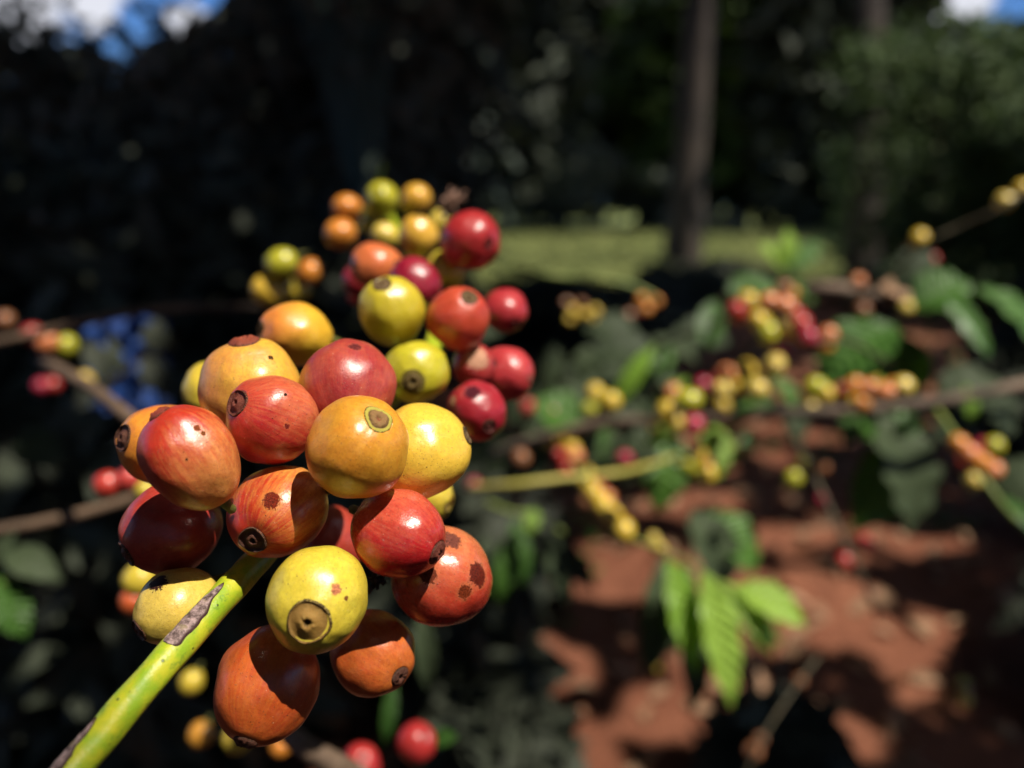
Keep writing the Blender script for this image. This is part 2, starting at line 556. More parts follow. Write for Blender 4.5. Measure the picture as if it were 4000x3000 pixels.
GREENRIM = ((0.42, 0.36, 0.06), (0.26, 0.13, 0.055), (0.22, 0.05, 0.03))
BROWN = ((0.40, 0.30, 0.07), (0.30, 0.16, 0.035), (0.02, 0.010, 0.004))
DARKRED = ((0.26, 0.06, 0.035), (0.15, 0.034, 0.020), (0.03, 0.008, 0.005))
BLACK = ((0.20, 0.07, 0.035), (0.095, 0.034, 0.020), (0.02, 0.009, 0.006))
DISCG = ((0.20, 0.15, 0.02), (0.12, 0.075, 0.02), (0.012, 0.008, 0.004))
GREYD = ((0.20, 0.13, 0.05), (0.15, 0.09, 0.04), (0.05, 0.03, 0.02))

fg('A', 1395, 1754, 198, .1175, (78, -112), 'orange yellow coffee cherry with a ringed green scar, front centre of the ripe cluster', k=1.07, dr=.31,
   c1=(0.64, 0.31, 0.028), c2=(0.60, 0.20, 0.020), mat=dict(streak=.6, blush=.7, bias=.35), dc=GREENRIM)
fg('B', 1637, 1765, 186, .131, (181, -62), 'bright yellow coffee cherry touching the right side of the scarred orange one', dr=.18, k=1.03,
   c1=(0.74, 0.50, 0.055), c2=(0.70, 0.38, 0.03), mat=dict(streak=.3, blush=.3, bias=.2), dc=GREYD, raise_=.6)
fg('C', 1063, 1640, 176, .1235, (-128, -62), 'red coffee cherry whose dark round scar faces the upper left', dr=.30, k=1.03,
   c1=(0.60, 0.18, 0.065), c2=(0.42, 0.020, 0.018), mat=dict(streak=.7, blush=.3, bias=.82), dc=DARKRED, side=((.45, .45), -.5),
   patches=[((55, 25), .06, (.3, .03, .02)), ((45, -90), .035, (.03, .012, .006))])
fg('D', 1356, 1512, 186, .135, (-10, 150), 'dusty rose red coffee cherry behind the ringed orange one', dr=.25, k=1.0,
   c1=(0.52, 0.11, 0.05), c2=(0.33, 0.022, 0.025), mat=dict(streak=.8, blush=.8, bias=.7, dust=.6, rough=.42), dc=BLACK,
   patches=[((30, -160), .13, (.2, .03, .03))])
fg('E', 979, 1519, 191, .1365, (-25, -183), 'orange coffee cherry with a reddish rim on top, behind the scarred red one', dr=.3, k=1.0,
   c1=(0.70, 0.40, 0.045), c2=(0.60, 0.20, 0.06), mat=dict(streak=.5, blush=.8, bias=.28), dc=((.30, .06, .03), (.28, .06, .03), (.1, .03, .02)), raise_=1.6,
   patches=[((70, -115), .05, (.12, .05, .01))], side=((-.9, .1), .45))
fg('F', 832, 1525, 112, .172, None, 'yellow coffee cherry mostly hidden behind the left side of the orange one', c1=YEL, c2=YGR)
fg('G', 1158, 1305, 132, .168, (-125, -20), 'yellow orange coffee cherry with a pointed stalk end at its right', k=1.16, dr=.22,
   c1=(0.68, 0.40, 0.028), c2=(0.68, 0.22, 0.04), mat=dict(streak=.2, blush=.3, bias=.25, grad=.5), dc=GREYD, taper=.12, raise_=.5, side=((-.9, .1), .3))
fg('H', 750, 1788, 196, .1185, (-118, -160), 'large oval red orange coffee cherry at the left front, its scar bulging on top', k=1.22, dr=.24,
   c1=(0.60, 0.22, 0.06), c2=(0.42, 0.028, 0.012), mat=dict(streak=.9, blush=.6, bias=.55, grad=.3), dc=((.32, .05, .025), (.30, .05, .03), (.18, .04, .02)), raise_=3.2, taper=.08,
   patches=[((15, -118), .07, (.30, .06, .012)), ((40, -100), .05, (.28, .07, .012)), ((-20, 8), .028, (.06, .02, .01))], side=((-.85, .2), .4))
fg('I', 640, 1737, 164, .1375, (-142, -25), 'orange coffee cherry tucked behind the large oval one, dark scar at its left edge', dr=.30, k=1.0,
   c1=(0.68, 0.30, 0.026), c2=(0.58, 0.12, 0.03), mat=dict(streak=.4, blush=.6, bias=.35), dc=BLACK)
fg('J', 668, 2063, 180, .1295, (-150, 95), 'dark red coffee cherry in the shade under the oval one', dr=.3, k=1.04,
   c1=(0.42, 0.06, 0.03), c2=(0.30, 0.018, 0.018), mat=dict(streak=.6, blush=.4, bias=.6), dc=BLACK, lit=False)
fg('K', 1088, 1998, 191, .1238, (-88, 108), 'orange red coffee cherry with a rough brown scab in its middle', dr=.31, k=1.07,
   c1=(0.62, 0.26, 0.05), c2=(0.43, 0.028, 0.012), mat=dict(streak=.95, blush=.6, bias=.48, grad=.4), dc=BLACK,
   patches=[((-28, -40), .17, (.22, .022, .006))], side=((-.5, -.7), .35))
fg('L', 1556, 2080, 179, .1235, (142, 72), 'glossy red coffee cherry with its dark scar pointing right', k=1.14, dr=.29,
   c1=(0.56, 0.11, 0.055), c2=(0.38, 0.011, 0.014), mat=dict(streak=.7, blush=.25, bias=.60, grad=.25, rough=.25), dc=DARKRED, raise_=1.8, taper=.08, side=((.2, .7), -.4))
fg('M', 1727, 2248, 197, .1335, (-150, -60), 'pinkish red coffee cherry with several rusty scabs, at the right of the cluster', dr=.25, k=1.02,
   c1=(0.60, 0.20, 0.075), c2=(0.45, 0.040, 0.020), mat=dict(streak=.4, blush=.5, bias=.72, rough=.27), dc=DARKRED,
   patches=[((138, -5), .24, (.17, .018, .007)), ((85, 60), .14, (.26, .04, .01)), ((-50, 0), .16, (.20, .035, .012)), ((28, -138), .22, (.22, .06, .04))], side=((.15, -.8), .55))
fg('N', 1660, 1935, 114, .166, (80, 40), 'yellow coffee cherry with a brown streak, peeping out below the bright yellow one', c1=YEL, c2=YGR, k=1.1,
   patches=[((100, 20), .16, (.10, .02, .006))])
fg('O', 1244, 2338, 203, .1165, (-33, 80), 'greenish yellow coffee cherry with a big brown scar, low in the cluster', dr=.39, k=1.06,
   c1=(0.62, 0.50, 0.05), c2=(0.54, 0.38, 0.025), mat=dict(streak=.35, blush=.5, bias=.3), dc=BROWN, raise_=1.1, taper=.1,
   patches=[((62, -32), .10, (.75, .26, .12)), ((100, 0), .045, (.28, .10, .02))])
fg('P', 1045, 2668, 216, .1232, (-55, 195), 'big brick red coffee cherry at the bottom, half shaded by the greenish one', dr=.22, k=1.06,
   c1=(0.50, 0.13, 0.02), c2=(0.40, 0.040, 0.012), mat=dict(streak=.75, blush=.4, bias=.5), dc=BLACK, raise_=2.0)
fg('Q', 1455, 2548, 160, .133, (105, 85), 'orange red coffee cherry partly in shadow below the scabby pink one', dr=.25, k=1.08,
   c1=(0.58, 0.18, 0.03), c2=(0.43, 0.040, 0.013), mat=dict(streak=.5, blush=.5, bias=.45), dc=BLACK, raise_=2.0)
fg('R', 690, 2368, 152, .1245, (-130, 95), 'pale yellow coffee cherry behind the thick green stem', dr=.3, k=1.06,
   c1=(0.62, 0.46, 0.09), c2=(0.55, 0.34, 0.04), mat=dict(streak=.3, blush=.5, bias=.3), dc=BLACK,
   patches=[((-80, -95), .26, (.05, .01, .006))])
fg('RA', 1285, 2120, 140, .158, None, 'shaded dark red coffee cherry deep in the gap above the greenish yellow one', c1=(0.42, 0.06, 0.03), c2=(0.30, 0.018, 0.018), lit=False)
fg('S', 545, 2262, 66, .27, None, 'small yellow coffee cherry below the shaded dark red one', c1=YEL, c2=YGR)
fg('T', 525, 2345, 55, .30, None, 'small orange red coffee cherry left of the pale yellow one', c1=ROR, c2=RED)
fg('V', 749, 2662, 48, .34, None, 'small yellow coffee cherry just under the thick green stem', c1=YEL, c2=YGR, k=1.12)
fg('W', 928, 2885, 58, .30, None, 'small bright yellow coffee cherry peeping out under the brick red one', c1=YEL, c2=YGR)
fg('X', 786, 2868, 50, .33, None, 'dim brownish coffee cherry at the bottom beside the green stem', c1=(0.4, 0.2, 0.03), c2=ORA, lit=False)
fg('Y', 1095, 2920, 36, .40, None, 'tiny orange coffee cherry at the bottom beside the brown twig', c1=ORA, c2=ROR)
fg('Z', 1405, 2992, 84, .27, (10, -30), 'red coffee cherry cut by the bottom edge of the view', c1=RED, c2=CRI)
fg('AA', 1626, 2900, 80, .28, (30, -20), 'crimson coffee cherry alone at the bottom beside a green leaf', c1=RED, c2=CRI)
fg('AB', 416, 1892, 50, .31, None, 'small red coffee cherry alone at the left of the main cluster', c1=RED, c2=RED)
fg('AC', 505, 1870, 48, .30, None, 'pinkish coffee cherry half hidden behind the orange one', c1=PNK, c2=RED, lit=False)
fg('AD', 570, 1915, 42, .29, None, 'yellow green coffee cherry in the notch above the shaded dark red one', c1=YGR, c2=YEL)

fg('U1', 1531, 1214, 131, .172, (-33, -98), 'olive yellow coffee cherry with a small brown scar on top, in the upper cluster', k=1.10, dr=.28,
   c1=(0.48, 0.40, 0.022), c2=(0.56, 0.42, 0.03), mat=dict(streak=.2, blush=.6, bias=.4), dc=GREYD)
fg('U2', 1791, 1249, 124, .176, (40, -82), 'red coffee cherry with a grey scar near its top, right of the olive yellow one', k=1.06, dr=.27,
   c1=(0.56, 0.10, 0.035), c2=(0.44, 0.03, 0.02), mat=dict(streak=.5, blush=.5, bias=.6, rough=.4), dc=GREYD)
fg('U3', 1621, 1106, 104, .197, (60, 70), 'dark crimson coffee cherry behind the olive yellow one', k=1.1, c1=(0.30, 0.008, 0.03), c2=CRI, mat=dict(streak=.3, blush=.3, specks=.4))
fg('U4', 1972, 1211, 89, .205, (40, 50), 'crimson coffee cherry at the right edge of the upper cluster', c1=PNK, c2=(0.36, 0.014, 0.026), mat=dict(streak=.4, bias=.7, specks=.4))
fg('U5', 1627, 1455, 127, .165, (-14, 37), 'lime yellow coffee cherry with a large dark round scar facing the viewer', dr=.36, k=1.0,
   c1=(0.56, 0.47, 0.025), c2=(0.40, 0.38, 0.015), mat=dict(streak=.2, blush=.6, bias=.35), dc=DISCG)
fg('U6', 1975, 1458, 108, .183, (90, 20), 'rose red coffee cherry with a tiny tip at its right end', k=1.08, dr=.15,
   c1=(0.52, 0.07, 0.06), c2=(0.40, 0.018, 0.03), mat=dict(streak=.4, blush=.5, bias=.6), dc=((.4, .1, .08), (.4, .1, .08), (.3, .06, .05)), raise_=3)
fg('U7', 1852, 1428, 86, .176, None, 'dull red coffee cherry with a pale beige scar, left of the rose red one', c1=(0.4, 0.04, 0.04), c2=DRD,
   patches=[((12, -30), .55, (.8, .42, .27))])
fg('U8', 1860, 1604, 119, .168, (49, 57), 'deep crimson coffee cherry with a scar at its lower right', k=1.05, dr=.22,
   c1=(0.42, 0.02, 0.03), c2=(0.26, 0.008, 0.02), mat=dict(streak=.3, blush=.6, bias=.6, rough=.34), dc=((.16, .09, .05), (.14, .03, .025), (.03, .01, .01)),
   patches=[((-15, -70), .26, (.10, .008, .02)), ((-90, -35), .2, (.6, .3, .16))])
fg('U9', 1739, 1060, 83, .215, (0, 65), 'yellow coffee cherry between the dark crimson and the red ones in the upper cluster', dr=.3, c1=YEL, c2=YGR, dc=GREYD, mat=dict(specks=.4))
fg('U10', 1836, 940, 118, .205, (70, 10), 'large red coffee cherry at the upper right of the upper cluster', c1=(0.44, 0.03, 0.03), c2=(0.30, 0.012, 0.016), k=1.03, mat=dict(streak=.4, bias=.5, specks=.3))
fg('U11', 1472, 1040, 100, .215, (-80, 0), 'salmon orange coffee cherry at the left of the upper cluster', c1=(0.64, 0.20, 0.06), c2=(0.56, 0.09, 0.03), k=1.06, mat=dict(streak=.3, specks=.3))
fg('U12', 1636, 923, 80, .245, None, 'golden yellow coffee cherry left of the large red one in the upper cluster', c1=YEL, c2=ORA, mat=dict(streak=.2, specks=.2))
fg('U13', 1727, 868, 52, .275, None, 'pale yellow coffee cherry behind the large red one', c1=OLD, c2=YEL, mat=dict(streak=.2, specks=.2))
fg('U14', 1490, 779, 72, .30, (-10, -30), 'olive green coffee cherry at the very top of the upper cluster', c1=(0.42, 0.38, 0.02), c2=YGR, k=1.12, mat=dict(streak=.2, specks=.2))
fg('U15', 1627, 778, 58, .31, None, 'orange yellow coffee cherry at the top right beside the olive green one', c1=ORA, c2=YEL, mat=dict(streak=.2, specks=.2))
fg('U16', 1357, 813, 55, .33, None, 'small orange coffee cherry left of the olive green top one', c1=ORA, c2=ROR, mat=dict(streak=.2, specks=.2))
fg('U17', 1330, 914, 61, .32, None, 'orange coffee cherry at the left tip of the upper cluster', c1=ORA, c2=ROR, mat=dict(streak=.2, specks=.2))
fg('U18', 1468, 864, 60, .31, None, 'lime coffee cherry in the middle of the topmost group', c1=YGR, c2=(0.38, 0.38, 0.02), mat=dict(streak=.2, specks=.2))
fg('U19', 1505, 921, 52, .275, None, 'small yellow coffee cherry above the salmon orange one', c1=YEL, c2=OLD, mat=dict(streak=.2, specks=.2))
fg('U20', 1400, 1150, 44, .25, None, 'small bright red coffee cherry peeping out left of the olive yellow one', c1=RED, c2=CRI, mat=dict(streak=.2, specks=.2))
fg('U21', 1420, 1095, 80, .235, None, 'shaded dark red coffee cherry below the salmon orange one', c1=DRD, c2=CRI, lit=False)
fg('S1', 1101, 1031, 62, .335, None, 'olive coffee cherry on top of the small cluster left of the upper one', c1=YGR, c2=(0.40, 0.38, 0.02), k=1.08, mat=dict(streak=.2, specks=.2))
fg('S2', 1210, 1060, 50, .345, None, 'orange coffee cherry at the right of the small left hand cluster', c1=ORA, c2=ROR, mat=dict(streak=.2, specks=.2))
fg('S3', 1045, 1137, 60, .34, (-60, -30), 'golden coffee cherry at the lower left of the small cluster', c1=(0.62, 0.38, 0.02), c2=YEL, k=1.15, mat=dict(streak=.2, specks=.2))
fg('S4', 1166, 1131, 46, .345, None, 'yellow coffee cherry at the lower right of the small cluster', c1=YEL, c2=YGR, mat=dict(streak=.2, specks=.2))

# settle the depths: fruit may touch but not run through one another
for d in FG:
    d['z0'] = d['z']
for it in range(250):
    for i, a in enumerate(FG):
        for b in FG[i + 1:]:
            pa, pb = P(a['cx'], a['cy'], a['z']), P(b['cx'], b['cy'], b['z'])
            ra, rb = a['r'] * a['z'] / F, b['r'] * b['z'] / F
            over = (ra + rb) * 0.985 - (pa - pb).length
            if over > 0:
                s = 1 if a['z0'] > b['z0'] else -1
                step = min(over, 0.0015) * 0.3
                a['z'] += s * step
                b['z'] -= s * step
    for d in FG:
        d['z'] += (d['z0'] - d['z']) * 0.02

# branch that carries the fruit
MAIN = [P(200, 3110, .100), P(330, 2955, .104), P(640, 2590, .1125), P(930, 2268, .1262), P(1110, 2075, .140), P(1290, 1840, .152), P(1480, 1600, .168),
        P(1680, 1380, .19), P(1690, 1180, .225), P(1600, 980, .27), P(1530, 860, .315), P(1480, 720, .38), P(1500, 640, .46)]
MAINR = [.00235, .0023, .0023, .0023, .0022, .0022, .0021, .0021, .0020, .0019, .0017, .0014, .0010]
main_c = spline([(*p, r) for p, r in zip(MAIN, MAINR)], 12)

DISC_CACHE = {}
for n, d in enumerate(FG):
    c = P(d['cx'], d['cy'], d['z'])
    rad = d['r'] * d['z'] / F
    off = (Vector(c) - CAM).normalized()
    # nearest point of the branch carries the stalk
    near = Vector(main_c[np.argmin(np.linalg.norm(main_c[:, :3] - np.array(c), axis=1)), :3])
    # camera-space direction along the actual line of sight
    ez = -off
    ex = RIGHT - ez * RIGHT.dot(ez)
    ex.normalize()
    ey = ez.cross(ex)

    def cdir(dx, dy, r):
        x, y = dx / r, -dy / r
        q = math.hypot(x, y)
        if q > 0.985:
            x, y = x / q * .985, y / q * .985
        return (ex * x + ey * y + ez * math.sqrt(max(0, 1 - x * x - y * y))).normalized()

    if d['disc']:
        axis = cdir(d['disc'][0], d['disc'][1], d['r'])
    else:
        axis = (Vector(c) - near).normalized()
    q = axis.to_track_quat('Z', 'Y')
    rot = q.to_matrix() @ Matrix.Rotation(random.uniform(0, 6.28), 3, 'Z')
    inv = rot.transposed()
    big = d['r'] > 90
    k = d['k']
    # perpendicular radius so that the picture size stays
    rr = 1.025 * rad / (1 + (k - 1) * 0.5)
    pat = [(inv @ cdir(p[0][0], p[0][1], d['r']), p[1], p[2]) for p in d['patches']]
    side = None
    if d['side']:
        s = d['side'][0]
        side = (inv @ (ex * s[0] + ey * s[1]).normalized(), d['side'][1])
    kw = dict(streak=.35, blush=.35, bias=.4)
    kw.update(d['mat'])
    mat = cherry_mat('cherry_skin_' + str(n), d['c1'], d['c2'], patches=pat, seed=n * 1.37, side=side, **kw)
    dr = d['dr'] or 0.17
    V, Fc, mer = cherry_mesh('cherry', k, n + 1, dr, 72 if big else 36, 48 if big else 24, d['taper'], d['dent'])
    o = mesh_obj('coffee_cherry', V, Fc, mat, attrs={'mer': mer})
    o.location = c
    o.rotation_euler = rot.to_euler()
    o.scale = (rr, rr, rr)
    tag(o, d['label'], 'coffee cherry', 'coffee cherries of the near branch')
    prof = BUTTON if d['key'] in ('A', 'U5') else (BULGE if d['raise_'] > 1.5 else DISH)
    V, Fc, D = disc_mesh(k, dr, n + 3, 1.9 if prof is DISH else 1.2, prof, n + 1, d['taper'], d['dent'])
    dm = disc_mat('scar_' + str(n), *(d['dc'] or (tuple(x * .75 for x in d['c1']), tuple(x * .55 + .02 for x in d['c1']), tuple(x * .2 for x in d['c1']))), seed=n * 0.77, dish=prof is not BUTTON)
    mesh_obj('blossom_scar', V, Fc, dm, o, attrs={'disc': D})
    # stalk from the stem end towards the branch
    base = Vector((0, 0, -k * 0.97))
    mw = Matrix.Translation(c) @ rot.to_4x4() @ Matrix.Scale(rr, 4)
    tgt = mw.inverted() @ near
    L = min(tgt.length - 1, 3.0) if (near - Vector(c)).length < 0.03 else 1.4
    dirn = ((tgt - base).normalized() * .5 + mw.inverted().to_3x3() @ FWD * rr * 1.2 + Vector((0, 0, -.5))).normalized()
    if dirn.z > -0.3:
        dirn.z = -0.3
        dirn.normalize()
    L = 0.12 if d['key'] in 'HKLMJ' else max(0.3, min(L, 0.6))
    pts = [(*(base + Vector((0, 0, 0.04))), 0.16), (*(base + Vector((0, 0, -0.12))), 0.12), (*(base + Vector((0, 0, -0.2)) + dirn * L * 0.5), 0.10), (*(base + Vector((0, 0, -.2)) + dirn * L), 0.11)]
    V, Fc, _ = tube(pts, 5, 10, 0.1, n)
    mesh_obj('fruit_stalk', V, Fc, M['stalk'], o)
    if d['lit']:
        LIT.append((c, rad * 1.25))

# the near branch itself
br = empty('coffee_branch', MAIN[2])
tag(br, 'thick green coffee stem with a grey bark scar, leading into the ripe cluster', 'branch')
tube_obj('stem', [(*p, r) for p, r in zip(MAIN, MAINR)], M['stem'], br, per=14, seg=40, wob=0.07)
for i in range(3):
    LIT.append((P(450 + i * 230, 2820 - i * 260, .11), 0.004))


def scar_patch(s0, s1, a0, wid, seed, tip=0.5):
    """a lens of bark lying on the stem between curve indices s0..s1 round angle a0"""
    c = spline([(*p, r) for p, r in zip(MAIN, MAINR)], 40)
    t, u, w = frames(c)
    n = 60
    mseg = 18
    V, E = [], []
    for i in range(n + 1):
        f = i / n
        x = s0 + (s1 - s0) * f
        j = int(x)
        fr = x - j
        cc = c[j] * (1 - fr) + c[j + 1] * fr
        prof = (math.sin(math.pi * min(1, f * 1.0) ** tip)) ** 0.6
        ww = wid * max(0.02, prof) * (1 + 0.25 * mnoise.noise(Vector((f * 7, seed, 0))))
        sh = 0.22 * mnoise.noise(Vector((f * 4, seed + 9, 0)))
        for k in range(mseg + 1):
            g = k / mseg * 2 - 1
            a = a0 + sh + ww * g
            edge = abs(g)
            h = 0.00010 * (1 - edge ** 4) + 0.00012 * mnoise.noise(Vector((f * 16, g * 3, seed))) * (1 - edge ** 2)
            rr = cc[3] * 1.04 + h - 0.00012 * (edge ** 6)
            V.append(cc[:3] + rr * (math.cos(a) * u[j] + math.sin(a) * w[j]))
            E.append(max(edge if g > 0 else edge * 0.8, 1 - prof * 1.3))
    Fc = [(i * (mseg + 1) + k, i * (mseg + 1) + k + 1, (i + 1) * (mseg + 1) + k + 1, (i + 1) * (mseg + 1) + k) for i in range(n) for k in range(mseg)]
    return mesh_obj('bark_scar', np.array(V) - np.array(br.location), Fc, M['scar'], br, attrs={'edge': np.array(E)})


SA = -0.5
scar_patch(84, 112, SA, 0.72, 1.3)
scar_patch(16, 54, SA - 0.45, 0.6, 4.1)


def crumple(name, c, r, mat, label, cat, seed, n=220):
    """a tangle of thin shrivelled petals"""
    V, Fc = [], []
    rs = random.Random(seed)
    for i in range(9):
        d = Vector((rs.gauss(0, 1), rs.gauss(0, 1), rs.gauss(0, 1))).normalized()
        e = d.orthogonal().normalized()
        b = len(V)
        for a in range(7):
            f = a / 6
            mid = d * (r * 1.3 * f) + Vector((mnoise.noise(Vector((i, f * 3, 1))), mnoise.noise(Vector((i, f * 3, 5))), mnoise.noise(Vector((i, f * 3, 9))))) * r * 0.7
            w = r * 0.30 * math.sin(math.pi * (0.15 + 0.8 * f))
            tw = e * math.cos(f * 3 + i) + d.cross(e) * math.sin(f * 3 + i)
            V += [mid - tw * w, mid + tw * w]
        Fc += [(b + 2 * a, b + 2 * a + 1, b + 2 * a + 3, b + 2 * a + 2) for a in range(6)]
    o = mesh_obj(name, np.array([tuple(v) for v in V]), Fc, mat)
    o.location = c
    m_ = o.modifiers.new('thick', 'SOLIDIFY')
    m_.thickness = r * 0.08
    tag(o, label, cat)
    return o


crumple('withered_flower', P(1462, 2262, .129), .0017, M['dead'], 'tiny black shrivelled flower between the greenish and the glossy red cherry', 'dried flower', 3)
crumple('withered_flower', P(1775, 800, .26), .0045, M['dry'], 'brown dried flower tuft above the large red cherry of the upper cluster', 'dried flower', 5)

# ------------------------------------------------------------------ leaves
def leaf_geo(base, tip, width, up, fold=0.25, sag=0.12, wave=0.05, nx=8, ny=16, seed=0.0, drip=True):
    """one blade as a grid with midrib fold, sagging length and wavy edge"""
    base, tip, up = Vector(base), Vector(tip), Vector(up)
    ax = tip - base
    L = ax.length
    ax.normalize()
    nrm = (up - ax * up.dot(ax)).normalized()
    sd = ax.cross(nrm)
    V, UV = [], []
    for i in range(ny + 1):
        f = i / ny
        w = (math.sin(math.pi * f ** 0.85)) ** 0.85 if 0 < f < 1 else 0
        if drip and f > 0.86:
            w = max(0, w * 0.8)
        w = w * width / 2 + 0.006 * width
        for j in range(nx + 1):
            g = j / nx * 2 - 1
            wv = wave * width * math.sin(f * 26 + seed + (1.5 if g > 0 else 0)) * abs(g) ** 1.5
            h = fold * abs(g) * w - sag * L * (4 * (f - 0.5) ** 2 - 1) * -1 * -1 + wv
            V.append(base + ax * (L * f) + sd * (g * w) + nrm * h)
            UV.append((j / nx, f))
    Fc = [(i * (nx + 1) + j, i * (nx + 1) + j + 1, (i + 1) * (nx + 1) + j + 1, (i + 1) * (nx + 1) + j) for i in range(ny) for j in range(nx)]
    return np.array([tuple(v) for v in V]), Fc, UV


def leaf_obj(parent, base, tip, width, mat, up=None, lit=True, label=None, **kw):
    up = up or (BACK * 0.75 + UP * 0.65 + RIGHT * 0.2)
    V, Fc, UV = leaf_geo(base, tip, width, up, seed=random.random() * 6, **kw)
    o = mesh_obj('leaf', V - np.array(parent.location), Fc, mat, parent, uv=UV, attrs={'rnd': np.full(len(V), random.random())})
    if label:
        o['label'] = label
    if lit:
        b, t = Vector(base), Vector(tip)
        for f in (0.12, 0.35, 0.6, 0.85):
            LIT.append((b.lerp(t, f), width * 0.42))
    return o


def leaf_cloud(n, centers, up_bias, L, W, seed, droop=0.4, rndlo=0.0, rndhi=1.0):
    """many bent leaves (two quads long, folded on the midrib) at the given points; returns arrays"""
    r = np.random.default_rng(seed)
    c = np.asarray(centers)
    n = len(c)
    d = r.normal(size=(n, 3))
    d[:, 2] = d[:, 2] * 0.5 - droop
    d /= np.linalg.norm(d, axis=1)[:, None]
    up = np.tile(np.array(up_bias, float), (n, 1)) + r.normal(size=(n, 3)) * 0.45
    up -= d * np.sum(up * d, axis=1)[:, None]
    up /= np.linalg.norm(up, axis=1)[:, None] + 1e-9
    s = np.cross(d, up)
    sc = r.uniform(0.65, 1.25, n)[:, None]
    L = L * sc
    W = W * sc * 0.5
    rows = []
    for f, w, sag in ((0.0, 0.10, 0.0), (0.33, 1.0, 0.06), (0.68, 0.85, 0.02), (1.0, 0.04, -0.12)):
        mid = c + d * (L * (f - 0.5)) + up * (L * sag)
        rows += [mid - s * W * w + up * W * w * 0.35, mid, mid + s * W * w + up * W * w * 0.35]
    V = np.stack(rows, axis=1)           # n, 12, 3
    base = (np.arange(n) * 12)[:, None]
    quads = np.array([(3 * i + j, 3 * i + j + 1, 3 * i + j + 4, 3 * i + j + 3) for i in range(3) for j in range(2)])
    Fc = (base[:, None, :] + quads[None]).reshape(-1, 4)
    rnd = np.repeat(r.uniform(rndlo, rndhi, n), 12)
    uv1 = np.array([(j / 2, i / 3) for i in range(4) for j in range(3)])
    ends = np.stack([c - d * L * 0.5, c + d * L * 0.5], axis=1)
    return V, Fc, rnd, np.tile(uv1, (n, 1)), ends, W[:, 0]


def cloud_obj(name, data, mat, parent, keep=None):
    V, Fc, rnd, uv, ends, W = data
    if keep is not None:
        idx = np.where(keep)[0]
        V = V[idx]
        n = len(idx)
        Fc = Fc[:n * 6]
        rnd = rnd.reshape(-1, 12)[idx].ravel()
        uv = uv[:n * 12]
    return mesh_obj(name, V.reshape(-1, 3) - np.array(parent.location), Fc, mat, parent, smooth=False, uv=uv, attrs={'rnd': rnd})


def sunmask(ends, W, min_gap=0.02):
    """True where a leaf shades none of the sunlit spots"""
    if not LIT:
        return np.ones(len(ends), bool)
    pts = np.array([tuple(p) for p, _ in LIT])
    rad = np.array([r for _, r in LIT])
    t1, t2 = pts @ E1n, pts @ E2n
    th = pts @ SUNn
    keep = np.ones(len(ends), bool)
    a1, a2 = ends[:, 0] @ E1n, ends[:, 0] @ E2n
    b1, b2 = ends[:, 1] @ E1n, ends[:, 1] @ E2n
    ah = ends[:, 0] @ SUNn
    for i in range(len(pts)):
        dx, dy = b1 - a1, b2 - a2
        ll = dx * dx + dy * dy + 1e-12
        f = np.clip(((t1[i] - a1) * dx + (t2[i] - a2) * dy) / ll, 0, 1)
        dist = np.hypot(a1 + f * dx - t1[i], a2 + f * dy - t2[i])
        keep &= ~((dist < rad[i] + W * 0.9) & (ah > th[i] + min_gap))
    return keep


# ------------------------------------------------------------------ mid-distance branches
def branch(label, pts, r0, r1, mat, name='coffee_branch', group=None):
    p = [P(*a) for a in pts]
    e = empty(name, p[0])
    tag(e, label, 'branch', group)
    rr = np.linspace(r0, r1, len(p))
    tube_obj('stem', [(*a, r) for a, r in zip(p, rr)], mat, e, per=8, seg=10, wob=0.12)
    return e


GB = 'coffee branches beyond the near cluster'
b_wood = branch('long pale woody coffee branch running level through the right side with many clusters',
                [(1930, 1770, .82), (2150, 1700, .74), (2400, 1648, .70), (2750, 1640, .66), (3000, 1612, .62), (3300, 1603, .62), (3700, 1560, .66), (4060, 1490, .70)], .0045, .0048, M['wood'])
b_up = branch('dark coffee twig rising behind the red and yellow cluster at right',
              [(2500, 1390, .74), (2850, 1235, .62), (3030, 1225, .59), (3150, 1330, .58), (3300, 1330, .60), (3480, 1420, .66)], .0022, .0016, M['twig_dark'])
b_yel = branch('thin yellow green coffee twig just right of the ripe cluster',
               [(1840, 1905, .62), (2000, 1893, .60), (2200, 1868, .60), (2443, 1842, .62), (2620, 1790, .66), (2760, 1790, .60)], .0028, .0022, M['yellow_twig'])
b_m9 = branch('coffee twig ending in three bright drooping young leaves',
              [(2230, 1790, .62), (2295, 1880, .60), (2385, 2010, .58), (2470, 2100, .57), (2590, 2150, .58), (2690, 2195, .58), (2780, 2255, .58), (2870, 2320, .58)], .0013, .0011, M['twig'])
b_right = branch('green coffee twig hanging at the right edge with an orange cluster',
                 [(3660, 1600, .62), (3770, 1760, .59), (3850, 1880, .57), (3930, 1985, .56), (4060, 2120, .55)], .0024, .0020, M['twig'])
b_top = branch('dark thin coffee twig slanting up to the right edge with single pale cherries',
               [(4060, 700, .58), (3930, 800, .58), (3760, 880, .60), (3600, 960, .62), (3460, 1090, .70), (3300, 1180, .80)], .0012, .0020, M['twig_dark'])
b_sp = branch('thin dark coffee twig hanging before the red soil with a few single cherries',
              [(3060, 1640, .66), (3150, 1800, .66), (3225, 1950, .64), (3320, 2160, .62), (3390, 2300, .62), (3430, 2420, .64)], .0018, .0012, M['twig_dark'])
b_lr = branch('thin dark coffee twig at the bottom right with cherries coloured brown for shade',
              [(3200, 2560, .66), (3110, 2680, .64), (2980, 2880, .62), (2900, 3060, .62)], .0012, .0010, M['twig_dark'])
b_dry = branch('short brown dead branch piece with a dry curled leaf at right',
               [(3150, 1130, .95), (3260, 1128, .93), (3400, 1150, .92), (3540, 1170, .92)], .009, .007, M['wood'])
